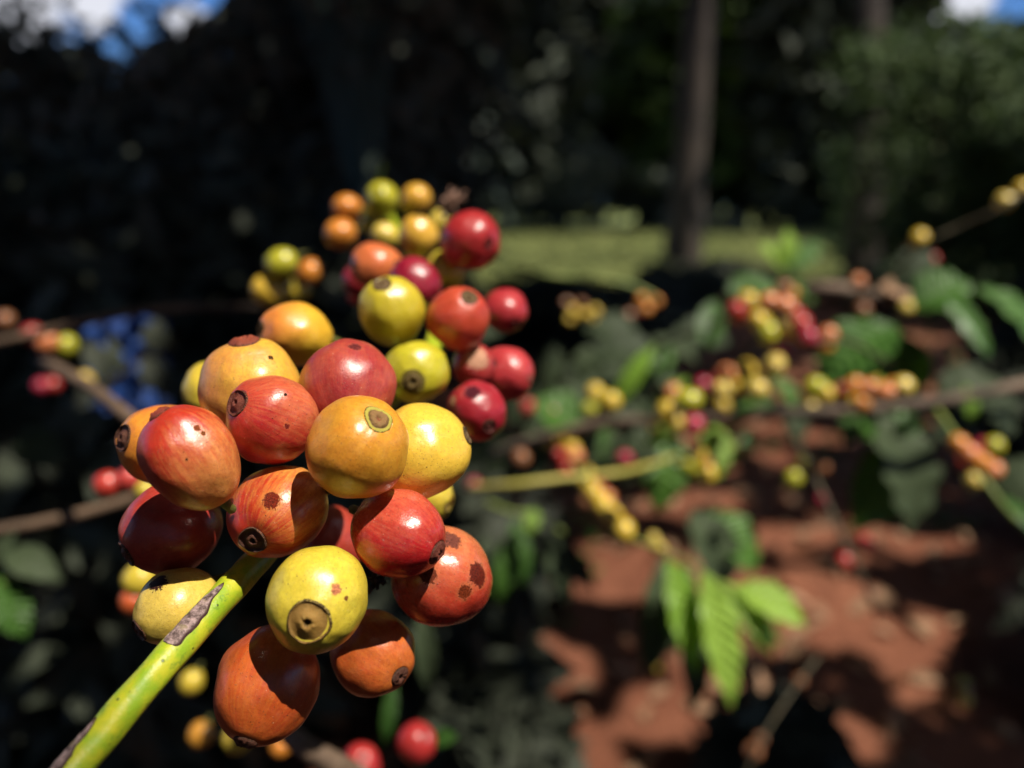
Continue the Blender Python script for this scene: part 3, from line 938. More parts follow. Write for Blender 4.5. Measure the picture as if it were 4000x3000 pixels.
b_thin = branch('thin brown twig right of the upper cluster in the shade',
                [(2000, 1050, .9), (2150, 1075, .9), (2300, 1090, .9), (2450, 1110, .9), (2560, 1160, .9)], .0035, .003, M['twig'])
b_l1 = branch('brown bare branch arching behind at the left above the blue bag',
              [(-80, 1350, .50), (205, 1289, .50), (482, 1228, .50), (730, 1200, .52), (1010, 1198, .56)], .0030, .0022, M['wood_dim'])
b_l2 = branch('pale brown branch slanting down behind the left orange cherry',
              [(170, 1410, .42), (350, 1512, .37), (518, 1640, .34), (650, 1750, .32), (900, 1900, .30)], .0030, .0026, M['wood_dim'])
b_l3 = branch('dim grey twig at the left below the lone red cherry',
              [(-60, 2080, .42), (220, 2030, .42), (460, 1965, .42), (640, 1900, .42)], .0030, .0028, M['wood_dim'])
b_bot = branch('brown twig at the bottom beside the crimson cherry',
               [(1020, 2740, .27), (1110, 2850, .26), (1220, 2935, .25), (1340, 3010, .25), (1480, 3100, .24)], .0030, .0042, M['wood_dim'])

# ------------------------------------------------------------------ blurred fruit further back
BG = {
    'yellow': (YEL, (0.56, 0.40, 0.02)), 'pale yellow': ((0.66, 0.52, 0.12), YEL), 'orange': (ORA, ROR), 'red': (RED, DRD), 'crimson': ((0.44, 0.02, 0.06), CRI),
    'salmon': ((0.66, 0.26, 0.09), (0.56, 0.12, 0.04)), 'lime': (YGR, (0.36, 0.38, 0.02)), 'brown': ((0.30, 0.13, 0.05), (0.2, 0.06, 0.03)),  # brown stands in for shade on the dim fruit
}
BGM = {k: cherry_mat('cherry_skin_' + k.replace(' ', '_'), v[0], v[1], streak=.3, blush=.5, specks=0, seed=i * 2.2) for i, (k, v) in enumerate(BG.items())}
BGMESH = []
for i in range(4):
    V, Fc, mer = cherry_mesh('c', (1.02, 1.12, 1.2, 1.08)[i], 40 + i, .25, 28, 18, .08, .03)
    o = mesh_obj('coffee_cherry', V, Fc, BGM['yellow'], attrs={'mer': mer})
    BGMESH.append(o)
ORD = ['first', 'second', 'third', 'fourth', 'fifth', 'sixth', 'seventh', 'eighth', 'ninth', 'tenth', 'eleventh', 'twelfth', 'thirteenth', 'fourteenth', 'fifteenth', 'sixteenth', 'seventeenth', 'eighteenth', 'nineteenth', 'twentieth']
Y, PY, O_, RD, CR, SA_, LI, BN_SHADE = 'yellow', 'pale yellow', 'orange', 'red', 'crimson', 'salmon', 'lime', 'brown'
CLUSTERS = [
    ('the cluster above the broad bright leaf',
     [(2877, 1212, 40, RD), (2925, 1172, 36, Y), (2965, 1240, 36, Y), (3004, 1182, 42, SA_), (3064, 1196, 44, SA_), (3105, 1228, 36, RD), (3000, 1300, 42, LI), (3085, 1282, 36, PY),
      (3158, 1318, 42, CR), (3234, 1312, 38, SA_), (3225, 1352, 32, O_), (2946, 1206, 30, O_), (3120, 1315, 30, RD)]),
    ('the pair hanging above the pale branch', [(3055, 1370, 36, CR), (3026, 1426, 44, PY)]),
    ('the pale clump on the woody branch', [(2841, 1462, 38, SA_), (2913, 1450, 42, Y), (2826, 1524, 42, PY), (2960, 1522, 42, PY), (2885, 1500, 36, O_), (2823, 1583, 30, Y), (2746, 1506, 34, CR), (2925, 1492, 36, LI)]),
    ('the clump left of the pale one', [(2630, 1533, 36, SA_), (2692, 1566, 48, LI), (2604, 1612, 46, Y), (2660, 1560, 38, Y), (2712, 1660, 42, CR), (2551, 1660, 30, Y), (2640, 1650, 34, Y)]),
    ('the group below the narrow lime leaf', [(2325, 1532, 36, Y), (2389, 1570, 40, Y), (2303, 1597, 30, LI), (2362, 1560, 30, LI)]),
    ('the short row right of the clumps', [(3180, 1514, 44, LI), (3222, 1538, 38, Y), (3165, 1594, 32, PY), (3215, 1585, 28, PY)]),
    ('the row under the broad leaf',
     [(3293, 1524, 32, RD), (3338, 1506, 36, O_), (3401, 1522, 40, SA_), (3450, 1533, 42, SA_), (3528, 1510, 42, PY), (3368, 1574, 36, O_), (3490, 1512, 34, O_), (3425, 1500, 30, Y)]),
    ('the group above the yellow twig', [(2154, 1727, 29, Y), (2217, 1716, 30, Y), (2190, 1782, 30, RD), (2246, 1788, 34, SA_), (2212, 1836, 27, RD), (2240, 1760, 25, O_)]),
    ('the clump by the rounded lime leaf', [(2728, 1777, 38, Y), (2683, 1813, 32, LI), (2764, 1856, 38, Y), (2720, 1840, 32, LI), (2755, 1810, 30, Y)]),
    ('the long slanting spike',
     [(2290, 1850, 32, Y), (2296, 1895, 34, Y), (2322, 1930, 38, Y), (2372, 1945, 32, SA_), (2358, 1975, 40, Y), (2400, 1990, 34, RD), (2395, 2015, 42, Y), (2425, 2045, 34, O_), (2440, 2072, 44, Y), (2470, 2098, 32, Y), (2338, 1905, 28, RD), (2415, 2080, 28, LI)]),
    ('the stub above the drooping young leaves', [(2552, 2112, 34, PY), (2572, 2145, 30, Y)]),
    ('the orange cluster at the right edge',
     [(3745, 1735, 38, O_), (3790, 1776, 40, SA_), (3832, 1810, 40, O_), (3880, 1838, 38, SA_), (3804, 1876, 34, PY), (3838, 1752, 36, CR), (3884, 1742, 38, LI), (3765, 1800, 32, RD)]),
    ('the sparse fruit before the red soil', [(3217, 1957, 30, CR), (3379, 2123, 34, RD), (3303, 2194, 36, RD), (3400, 2324, 24, BN_SHADE), (3146, 1808, 32, LI), (3097, 1872, 36, LI), (3210, 1825, 34, BN_SHADE)]),
    ('the twig rising to the right edge', [(3921, 786, 36, PY), (3994, 738, 34, Y), (3591, 932, 34, Y), (3640, 1010, 24, RD), (3545, 985, 22, BN_SHADE)]),
    ('the group by the dead branch piece', [(3352, 1099, 30, SA_), (3060, 1130, 34, BN_SHADE), (3090, 1150, 30, O_), (3370, 1210, 30, BN_SHADE), (3540, 1200, 28, PY)]),
    ('the distant dim clump, centre', [(2506, 1172, 24, O_), (2528, 1205, 22, O_), (2500, 1195, 20, Y), (2240, 1215, 22, Y), (2270, 1190, 22, BN_SHADE), (2290, 1230, 20, Y), (2215, 1185, 20, BN_SHADE), (2325, 1215, 20, Y), (2345, 1245, 18, Y), (2460, 1230, 20, BN_SHADE), (2225, 1250, 18, Y)]),
    ('the scatter under the upper cluster', [(2443, 1792, 32, CR), (2500, 1840, 26, BN_SHADE), (2035, 1790, 34, BN_SHADE), (2060, 1590, 30, RD), (2160, 1610, 28, RD), (2200, 1630, 24, BN_SHADE), (1850, 1895, 30, CR), (2290, 1960, 28, BN_SHADE)]),
    ('the shaded bunch left of drooping leaves', [(2598, 2449, 30, Y), (2580, 2480, 28, BN_SHADE), (2612, 2412, 26, Y), (2560, 2557, 30, BN_SHADE), (2565, 2600, 24, Y)]),
    ('the shaded lower right', [(2945, 2935, 36, BN_SHADE), (2970, 2890, 26, BN_SHADE), (3770, 2735, 26, Y), (3762, 2668, 22, LI), (3770, 2700, 22, BN_SHADE), (3125, 2660, 24, BN_SHADE), (2275, 2785, 26, BN_SHADE)]),
    ('the row at the left edge', [(130, 1307, 40, RD), (187, 1343, 43, SA_), (262, 1352, 43, LI), (20, 1250, 36, BN_SHADE)]),
    ('the sparse fruit below the left row', [(163, 1508, 31, CR), (208, 1502, 30, RD), (337, 1484, 30, Y)]),
]
DIM = {(2598, 2449), (2580, 2480), (2612, 2412), (2560, 2557), (2565, 2600), (2945, 2935), (2970, 2890), (3770, 2735), (3762, 2668), (3125, 2660), (2275, 2785), (3770, 2700), (3400, 2324), (3210, 1825), (3545, 985),
       (3060, 1130), (3370, 1210), (2270, 1190), (2215, 1185), (2460, 1230), (2500, 1840), (2035, 1790), (2200, 1630), (2290, 1960), (20, 1250), (1850, 1895)}
rb = random.Random(21)
first = True
nb = 0
for desc, items in CLUSTERS:
    if len(items) >= 5 and 'spike' not in desc and 'orange' not in desc and 'left' not in desc and 'scatter' not in desc and 'shaded' not in desc and 'twig rising' not in desc and 'sparse' not in desc and 'dead' not in desc:
        base_items = list(items)
        for t in range(int(len(items) * .7)):
            (x0, y0, r0, c0), (x1, y1, r1, c1_) = rb.sample(base_items, 2)
            if math.hypot(x0 - x1, y0 - y1) > 150:
                x1, y1 = x0 + rb.uniform(-60, 60), y0 + rb.uniform(-50, 60)
            items = items + [(round((x0 + x1) / 2 + rb.uniform(-22, 22)), round((y0 + y1) / 2 + rb.uniform(-14, 30)), rb.choice((r0, r1)) * .92, rb.choice((c0, c0, c1_, 'red', 'yellow')))]
    items = sorted(items)
    cols = [c for *_, c in items]
    for i, (px, py, r, c) in enumerate(items):
        z = F * rb.uniform(0.0068, 0.0074) / r
        src = BGMESH[nb % 4]
        o = src if nb < 4 else src.copy()
        if nb >= 4:
            COL.objects.link(o)
        nb += 1
        o.material_slots[0].link = 'OBJECT'
        o.material_slots[0].material = BGM[c]
        o.location = P(px, py, z)
        o.rotation_euler = (rb.uniform(-1, 1), rb.uniform(-1, 1), rb.uniform(0, 6))
        s = r * z / F / 1.04
        o.scale = (s, s, s)
        k = cols.count(c)
        which = ('only ' + c + ' coffee cherry') if k == 1 else (ORD[cols[:i].count(c)] + ' ' + c + ' coffee cherry from the left')
        lab = which + ' in ' + desc
        tag(o, lab, 'coffee cherry', 'blurred coffee cherries on the branches behind')
        if (px, py) not in DIM:
            LIT.append((o.location.copy(), s * 1.15))

# ------------------------------------------------------------------ leaves on the branches


HV = (SUN + BACK * .95 + UP * .1).normalized()


def lf(par, b, t, z, wpx, mat='leaf', lit=True, z2=None, **kw):
    z2 = z2 or z
    return leaf_obj(par, P(b[0], b[1], z), P(t[0], t[1], z2), wpx * z / F, M[mat], lit=lit, **kw)


lf(b_m9, (2610, 2180), (2720, 2640), .58, 150, 'leaf_young', label='long bright young leaf, leftmost of the three', sag=.03)
lf(b_m9, (2745, 2230), (2860, 2770), .57, 165, 'leaf_young', label='longest bright young leaf, in the middle', sag=.03)
lf(b_m9, (2860, 2300), (3150, 2450), .58, 150, 'leaf_young', label='bright young leaf pointing right')
lf(b_m9, (2800, 2270), (3010, 2560), .585, 130, 'leaf_young')
lf(b_m9, (2680, 2200), (2600, 2520), .60, 110, 'leaf')
lf(b_m9, (2600, 2170), (2520, 2640), .62, 170, 'leaf_shaded', lit=False)
lf(b_m9, (2640, 2200), (2700, 2800), .64, 150, 'leaf_shaded', lit=False)
lf(b_wood, (2400, 1590), (2560, 1340), .66, 75, 'leaf_young', label='narrow lime leaf')
lf(b_wood, (2790, 1660), (2760, 1890), .68, 170, 'leaf_young', label='rounded lime leaf')
lf(b_wood, (2620, 1350), (2550, 1490), .70, 80, 'leaf_gloss', up=HV, fold=.1)
lf(b_wood, (2900, 1100), (2850, 1170), .9, 70, 'leaf_gloss', up=HV, fold=.1)
lf(b_up, (2790, 1170), (2755, 1370), .64, 120, 'leaf_gloss', label='pale shiny leaf', up=HV, fold=.1, sag=.02)
lf(b_wood, (3500, 1270), (3190, 1530), .80, 260, 'leaf', up=(BACK * .5 + UP * .9 + RIGHT * .3), label='broad bright green leaf')
lf(b_wood, (3420, 1300), (3600, 1560), .84, 240, 'leaf', up=(BACK * .4 + UP * .5 - RIGHT * .6))
lf(b_top, (3690, 1160), (3870, 1400), .70, 130, 'leaf_gloss', up=HV, fold=.12, sag=.05, label='pale shiny leaf at the right')
lf(b_top, (3820, 1120), (4080, 1440), .74, 160, 'leaf_gloss', up=HV + RIGHT * .15)
lf(b_right, (3900, 1940), (4060, 2150), .55, 90, 'leaf', label='pale leaf at the right edge')
lf(b_right, (3900, 1960), (4080, 1800), .62, 180, 'leaf_shaded', lit=False)
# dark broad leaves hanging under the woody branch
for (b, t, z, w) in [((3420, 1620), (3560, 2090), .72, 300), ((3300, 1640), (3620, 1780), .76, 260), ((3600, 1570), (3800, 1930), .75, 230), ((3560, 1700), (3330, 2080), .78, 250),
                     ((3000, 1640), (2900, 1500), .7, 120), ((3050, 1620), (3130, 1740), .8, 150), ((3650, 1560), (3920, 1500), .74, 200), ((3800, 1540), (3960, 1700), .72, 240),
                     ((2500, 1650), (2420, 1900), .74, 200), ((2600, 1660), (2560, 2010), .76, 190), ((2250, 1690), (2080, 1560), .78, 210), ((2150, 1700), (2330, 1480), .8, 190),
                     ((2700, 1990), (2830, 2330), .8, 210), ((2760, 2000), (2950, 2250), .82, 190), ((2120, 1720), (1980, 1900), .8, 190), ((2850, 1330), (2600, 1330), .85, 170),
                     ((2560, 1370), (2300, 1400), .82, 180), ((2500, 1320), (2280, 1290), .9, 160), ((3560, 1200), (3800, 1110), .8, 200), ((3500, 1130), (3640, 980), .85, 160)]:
    lf(b_wood if py > 0 else b_up, b, t, z, w, 'leaf_shaded' if rb.random() < .8 else 'leaf', lit=False)
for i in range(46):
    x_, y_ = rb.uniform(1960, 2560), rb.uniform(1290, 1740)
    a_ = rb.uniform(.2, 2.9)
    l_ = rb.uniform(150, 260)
    lf(b_thin, (x_, y_), (x_ + math.cos(a_) * l_, y_ + math.sin(a_) * l_), rb.uniform(.86, 1.05), rb.uniform(70, 110), 'leaf_shaded', lit=False)
for i in range(10):
    x_ = 2350 + i * 160 + rb.uniform(-50, 50)
    y_ = 1640 + rb.uniform(-60, 40)
    a_ = rb.uniform(-2.6, -.5) if i % 2 else rb.uniform(.3, 2.7)
    l_ = rb.uniform(130, 210)
    lf(b_wood, (x_, y_), (x_ + math.cos(a_) * l_, y_ + math.sin(a_) * l_), rb.uniform(.64, .74), rb.uniform(60, 95), rb.choice(('leaf', 'leaf', 'leaf_young', 'leaf_gloss')), lit=i % 3 != 0)
# hanging leaves right below the main cluster
b_low = branch('low coffee twig with narrow leaves hanging below the scabby pink cherry',
               [(1900, 1960, .75), (2000, 2000, .74), (2080, 2010, .74), (2200, 2080, .74)], .002, .002, M['twig'])
lf(b_low, (2000, 2030), (2045, 2290), .74, 85, 'leaf', label='narrow green leaf, lit')
lf(b_low, (1985, 2090), (1945, 2360), .74, 75, 'leaf')
lf(b_low, (2085, 1980), (2065, 2090), .74, 70, 'leaf_young')
lf(b_low, (2130, 2090), (2210, 2360), .78, 110, 'leaf_shaded', lit=False)
lf(b_low, (1900, 2100), (1820, 2420), .78, 120, 'leaf_shaded', lit=False)
lf(b_bot, (1640, 2380), (1665, 2700), .36, 90, 'leaf_shaded', lit=False, fold=.6)
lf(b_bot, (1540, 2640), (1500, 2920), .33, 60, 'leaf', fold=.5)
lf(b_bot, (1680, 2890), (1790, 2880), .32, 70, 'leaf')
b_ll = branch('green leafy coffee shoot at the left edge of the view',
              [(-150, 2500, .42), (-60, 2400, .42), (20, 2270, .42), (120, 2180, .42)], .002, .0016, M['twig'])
lf(b_ll, (20, 2160), (240, 2270), .42, 130, 'leaf_shaded', lit=False)
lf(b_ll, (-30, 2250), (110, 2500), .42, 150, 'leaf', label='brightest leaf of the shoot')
lf(b_ll, (-20, 2260), (60, 2080), .44, 110, 'leaf_shaded', lit=False)
lf(b_l2, (80, 1690), (250, 1800), .5, 120, 'leaf_shaded', lit=False)
lf(b_l2, (60, 1730), (210, 1830), .52, 130, 'leaf_shaded', lit=False)
b_young = branch('upright young coffee shoot with fresh shiny leaves before the sunny grass',
                 [(3080, 1330, 1.25), (3075, 1220, 1.25), (3065, 1120, 1.25), (3060, 1030, 1.25)], .0028, .002, M['twig'])
lf(b_young, (3060, 1050), (3075, 890), 1.25, 75, 'leaf_young')
lf(b_young, (3065, 1050), (3215, 945), 1.25, 95, 'leaf_gloss', up=HV, fold=.1, sag=.03, label='whitish shiny leaf')
lf(b_young, (3060, 1060), (2960, 950), 1.25, 80, 'leaf_young')
lf(b_young, (3065, 1110), (2990, 1200), 1.25, 90, 'leaf')
lf(b_young, (3070, 1120), (3180, 1190), 1.25, 90, 'leaf')
lf(b_young, (3075, 1210), (2850, 1080), 1.25, 90, 'leaf')
lf(b_dry, (3420, 1110), (3570, 1190), .92, 110, 'dryleaf', label='dry curled pinkish brown leaf')

# ------------------------------------------------------------------ ground
PATCH_GROUND = [(3620, 1300, 130, 110), (3850, 1400, 130, 110), (3700, 1480, 100, 60), (3500, 1180, 90, 40), (3120, 1430, 120, 70), (3000, 1650, 160, 60), (2750, 1720, 140, 50), (2900, 1800, 260, 130), (2680, 1950, 200, 110), (2560, 2270, 260, 40), (2720, 2790, 230, 60), (2850, 2700, 120, 60),
                (3300, 2870, 90, 70), (3650, 2480, 190, 60), (3560, 1360, 90, 130), (3900, 1480, 120, 110), (3700, 1900, 90, 120), (3600, 2100, 130, 60), (3000, 2090, 220, 60), (3760, 1620, 60, 90),
                (3080, 2300, 260, 22), (3330, 2420, 160, 18), (2950, 2420, 120, 16), (2230, 2260, 90, 20), (2420, 2180, 110, 16), (3120, 1500, 90, 60), (3200, 1680, 140, 60), (3750, 2640, 120, 22), (3450, 2010, 120, 40)]
for (px, py, hw, hh) in PATCH_GROUND:
    nx = max(1, int(hw / max(hh, 28) * 1.3))
    for k in range(nx):
        x = px + (k + 0.5 - nx / 2) * 2 * hw / nx
        c = G(x + rb.uniform(-12, 12), py + rb.uniform(-hh, hh) * .4)
        c2 = G(x, py + hh * 0.9)
        LIT.append((c, max(0.04, (0.66 if py < 1800 else 0.46 if py < 2150 else 0.32) * (G(x + hw / nx, py) - G(x, py)).length)))
# sunlit grass strip beyond
for i in range(170):
    yy_ = 8.3 + 15.5 * rb.random() ** 1.1
    LIT.append((Vector((rb.uniform(-.5, 3.6) * (.55 + yy_ / 18), yy_, 0)), 1.0))


def ground_mesh():
    xs = np.concatenate([-np.geomspace(70, 8, 14), np.linspace(-7, 7, 141), np.geomspace(8, 70, 14)])
    ys = np.concatenate([-np.geomspace(40, 2, 12), np.linspace(-1, 9, 121), np.geomspace(10, 90, 20)])
    V = []
    for y in ys:
        for x in xs:
            h = 0.035 * mnoise.noise(Vector((x * 1.1, y * 1.1, 0))) + 0.02 * mnoise.noise(Vector((x * 4, y * 4, 3)))
            h += 0.05 * mnoise.noise(Vector((x * .25, y * .25, 9)))
            V.append((x, y, h))
    n = len(xs)
    Fc = [(i * n + j, i * n + j + 1, (i + 1) * n + j + 1, (i + 1) * n + j) for i in range(len(ys) - 1) for j in range(n - 1)]
    return V, Fc


m, nt = new_mat('red_soil')
pos = nt.n('ShaderNodeTexCoord').outputs['Object']
a = nt.noise(pos, 1.6, 5, 0.6)
b = nt.noise(pos, 14.0, 6, 0.7)
col = nt.mix(nt.mr(a, 0.35, 0.65), (0.19, 0.068, 0.038), (0.275, 0.108, 0.062))
col = nt.mix(nt.mr(b, 0.40, 0.70, 0, .6), col, (0.13, 0.045, 0.025))
sp = nt.n('ShaderNodeSeparateXYZ', {0: pos})
yy = nt.m('MULTIPLY_ADD', nt.m('SUBTRACT', a, 0.5), 3.0, sp.outputs[1])
col = nt.mix(nt.mr(yy, 8.0, 10.0), col, (0.15, 0.17, 0.05))
finish(nt, col, 0.95, nt.m('ADD', b, nt.noise(pos, 50, 4, 0.7)), bd=0.03, bs=0.9, spec=0.15)
V, Fc = ground_mesh()
tag(mesh_obj('ground', V, Fc, m), 'reddish brown bare soil under the coffee bushes, grassy further off', None, kind='structure')


def ground_z(x, y):
    return 0.035 * mnoise.noise(Vector((x * 1.1, y * 1.1, 0))) + 0.02 * mnoise.noise(Vector((x * 4, y * 4, 3))) + 0.05 * mnoise.noise(Vector((x * .25, y * .25, 9)))


# soil clods and dry litter lying on it
n = 4200
cx = rng.uniform(-1.5, 5.5, n)
cy = rng.uniform(1.0, 7.5, n)
cz = np.array([ground_z(x, y) + 0.012 for x, y in zip(cx, cy)])
d = leaf_cloud(n, np.stack([cx, cy, cz], 1), (0, 0, 1), 0.07, 0.03, 5, droop=0.0)
d[0][:, :, 2] = np.maximum(d[0][:, :, 2], cz[:, None] - 0.01)
lit_ = empty('litter', (0, 0, 0))
COL.objects.unlink(lit_)
bpy.data.objects.remove(lit_)
lo = mesh_obj('leaf_litter', d[0].reshape(-1, 3), d[1], M['dryleaf'], smooth=False, uv=d[3], attrs={'rnd': d[2]})
tag(lo, 'brown dry leaf litter scattered on the red soil', 'litter', kind='stuff')

# small weeds sprouting from the soil
wx, wy = rng.uniform(-.2, 4.5, 90), rng.uniform(1.3, 7.5, 90)
wp = []
for x, y in zip(wx, wy):
    k = int(rng.integers(6, 16))
    wp.append(np.stack([x + rng.normal(0, .035, k), y + rng.normal(0, .035, k), ground_z(x, y) + rng.uniform(.01, .07, k)], 1))
wp = np.concatenate(wp)
d = leaf_cloud(len(wp), wp, (0, -.2, 1), .055, .022, 66, droop=-.3)
wo_ = mesh_obj('weeds', d[0].reshape(-1, 3), d[1], M['leaf'], smooth=False, uv=d[3], attrs={'rnd': d[2]})
tag(wo_, 'tiny green weeds sprouting from the red soil', 'weeds', kind='stuff')

# grass beyond the soil
n = 26000
gx = rng.uniform(-9, 16, n)
gy = 8.2 + rng.random(n) ** 1.2 * 19
gx = gx * (0.4 + gy / 22)
gl = rng.uniform(0.05, 0.16, n)
cz = np.array([ground_z(x, y) for x, y in zip(gx, gy)]) + gl * 0.4
r2 = np.random.default_rng(8)
ang = r2.uniform(0, 6.28, n)
lean = r2.uniform(0, .5, n)
wv = np.stack([np.cos(ang), np.sin(ang), np.zeros(n)], 1)
wd = 0.012 * (gy / 10)[:, None] * wv
tipv = np.stack([np.sin(ang) * lean * gl, np.cos(ang) * lean * gl, gl], 1)
bs = np.stack([gx, gy, cz - gl * .45], 1)
V = np.stack([bs - wd, bs + wd, bs + tipv], 1)
Fc = (np.arange(n) * 3)[:, None] + np.array([[0, 1, 2]])
m, nt = new_mat('grass_blades')
rn = nt.n('ShaderNodeAttribute', attribute_name='rnd').outputs['Fac']
finish(nt, nt.mix(rn, (0.10, 0.13, 0.04), (0.19, 0.175, 0.075)), 0.7, None, spec=0.2, transl=.3)
go = mesh_obj('grass', V.reshape(-1, 3), Fc, m, smooth=False, attrs={'rnd': np.repeat(r2.random(n), 3)})
tag(go, 'short sunlit olive grass in the clearing beyond the coffee', 'grass', kind='stuff')

# ------------------------------------------------------------------ shrubs and trees


def blob_points(c, rad, n, r, shell=0.55):
    v = r.normal(size=(n, 3))
    v /= np.linalg.norm(v, axis=1)[:, None]
    q = (shell + (1 - shell) * r.random(n) ** 0.7) if shell else r.random(n) ** (1 / 3)
    lump = np.array([1 + 0.35 * mnoise.noise(Vector(x * 2.2 + np.array(c))) for x in v])
    return np.array(c) + v * (q * lump)[:, None] * np.array(rad)


def trunk_obj(pts, mat, par, name='trunk', seg=12):
    V, Fc, _ = tube(pts, 6, seg, 0.16, random.random() * 9)
    return mesh_obj(name, V - np.array(par.location), Fc, mat, par)


def shrub(label, x, y, h, rad, n, L=.15, W=.055, mat='foliage_dark', group='coffee shrubs around the cherries', seed=0, low=0.12, lit=0, name='coffee_shrub', cat='shrub'):
    """several stems from the ground and tiers of drooping leaves"""
    r = np.random.default_rng(seed + 100)
    e = empty(name, (x, y, 0))
    tag(e, label, cat, group)
    pts = []
    nb = max(5, int(n / 240))
    for i in range(nb):
        a = r.uniform(0, 6.28)
        q = math.sqrt(r.random()) * rad * .75
        z = h * (low + (1 - low) * (i + .5) / nb) - 0.15 * h * .3
        s = 0.55 if i < nb - 1 else .4
        pts.append(blob_points((x + math.cos(a) * q, y + math.sin(a) * q, min(z, h - .2)), (rad * s, rad * s, 0.22 * h), n // nb, r, 0.2))
    pts = np.concatenate(pts)
    pts = pts[pts[:, 2] < h * 1.02]
    pts[:, 2] = np.maximum(pts[:, 2], .06)
    data = leaf_cloud(len(pts), pts, (-.1, -.5, .8), L, W, seed + 5)
    cloud_obj('foliage', data, M[mat], e)
    for i in range(3):
        a = r.uniform(0, 6.28)
        q = rad * .35
        trunk_obj([(x + .05 * i, y, -.05, .022), (x + math.cos(a) * q * .5, y + math.sin(a) * q * .5, h * .45, .017), (x + math.cos(a) * q, y + math.sin(a) * q, h * .9, .006)], M['twig_dark'], e, name='stem')
    for i in range(lit):
        j = r.integers(0, len(pts))
        LIT.append((Vector(pts[j]), r.uniform(.08, .2)))
    return e


S = 1
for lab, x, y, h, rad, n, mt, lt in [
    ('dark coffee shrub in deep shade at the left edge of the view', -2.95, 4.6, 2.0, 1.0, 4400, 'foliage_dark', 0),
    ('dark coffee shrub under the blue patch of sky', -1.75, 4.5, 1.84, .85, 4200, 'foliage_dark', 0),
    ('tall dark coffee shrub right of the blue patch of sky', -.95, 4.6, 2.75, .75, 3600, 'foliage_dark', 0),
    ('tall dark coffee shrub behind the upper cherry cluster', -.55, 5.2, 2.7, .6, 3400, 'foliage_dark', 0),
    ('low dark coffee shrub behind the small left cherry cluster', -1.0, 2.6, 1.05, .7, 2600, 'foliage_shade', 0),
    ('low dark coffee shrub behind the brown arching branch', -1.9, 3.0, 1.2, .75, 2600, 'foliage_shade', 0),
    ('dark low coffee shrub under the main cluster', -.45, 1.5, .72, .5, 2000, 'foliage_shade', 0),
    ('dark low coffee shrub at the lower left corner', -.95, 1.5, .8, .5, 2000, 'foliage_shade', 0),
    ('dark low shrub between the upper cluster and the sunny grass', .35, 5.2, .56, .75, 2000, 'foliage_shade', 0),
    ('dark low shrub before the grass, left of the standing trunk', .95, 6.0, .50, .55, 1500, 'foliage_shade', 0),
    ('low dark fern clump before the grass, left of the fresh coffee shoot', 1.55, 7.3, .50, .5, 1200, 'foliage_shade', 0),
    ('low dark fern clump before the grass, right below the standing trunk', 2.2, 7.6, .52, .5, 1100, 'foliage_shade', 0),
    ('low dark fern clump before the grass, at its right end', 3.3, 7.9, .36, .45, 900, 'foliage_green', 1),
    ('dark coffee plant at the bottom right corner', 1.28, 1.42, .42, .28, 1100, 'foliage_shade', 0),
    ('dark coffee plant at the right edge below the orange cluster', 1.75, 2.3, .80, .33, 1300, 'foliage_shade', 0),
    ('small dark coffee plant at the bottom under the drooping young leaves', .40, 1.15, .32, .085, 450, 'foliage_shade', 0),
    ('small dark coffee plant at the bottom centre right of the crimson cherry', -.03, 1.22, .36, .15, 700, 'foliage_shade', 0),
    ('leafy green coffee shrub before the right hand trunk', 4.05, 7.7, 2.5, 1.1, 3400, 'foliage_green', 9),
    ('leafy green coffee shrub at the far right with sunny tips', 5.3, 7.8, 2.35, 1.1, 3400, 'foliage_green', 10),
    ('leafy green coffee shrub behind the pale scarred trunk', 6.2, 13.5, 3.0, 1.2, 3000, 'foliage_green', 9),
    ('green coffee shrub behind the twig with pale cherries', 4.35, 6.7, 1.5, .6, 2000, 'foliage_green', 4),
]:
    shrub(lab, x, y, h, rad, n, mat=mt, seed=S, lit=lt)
    S += 1


def tree(label, x, y, base_r, lean, crown_c, crown_r, n, L, W, mat, seed, group='shade trees behind the coffee', lit=0, fork=True, mask=True):
    r = np.random.default_rng(seed)
    e = empty('tree', (x, y, 0))
    tag(e, label, 'tree', group)
    cz = crown_c[2]
    pts = [(x, y, -.1, base_r * 1.25), (x + lean[0] * .15, y, cz * .15, base_r), (x + lean[0] * .5, y + lean[1] * .5, cz * .5, base_r * .85), (x + lean[0], y + lean[1], cz * .98, base_r * .5)]
    trunk_obj(pts, M['bark'], e, seg=16)
    for i in range(4 if fork else 0):
        a = r.uniform(0, 6.28)
        f = r.uniform(.45, .8)
        sx, sy = x + lean[0] * f, y + lean[1] * f
        trunk_obj([(sx, sy, cz * f, base_r * .45), (sx + math.cos(a) * crown_r[0] * .3, sy + math.sin(a) * crown_r[1] * .3, cz * (f + .12), base_r * .32), (sx + math.cos(a) * crown_r[0] * .7, sy + math.sin(a) * crown_r[1] * .7, cz * 1.05, base_r * .12)], M['bark'], e, name='limb')
    pts = blob_points(crown_c, crown_r, n, r, 0.25)
    data = leaf_cloud(n, pts, (-.1, -.3, .9), L, W, seed + 3)
    keep = sunmask(data[4], data[5]) if mask else None
    if lit:
        for i in range(lit):
            j = r.integers(0, n)
            LIT.append((Vector(pts[j]), r.uniform(.15, .4)))
    cloud_obj('crown', data, M[mat], e, keep)
    return e


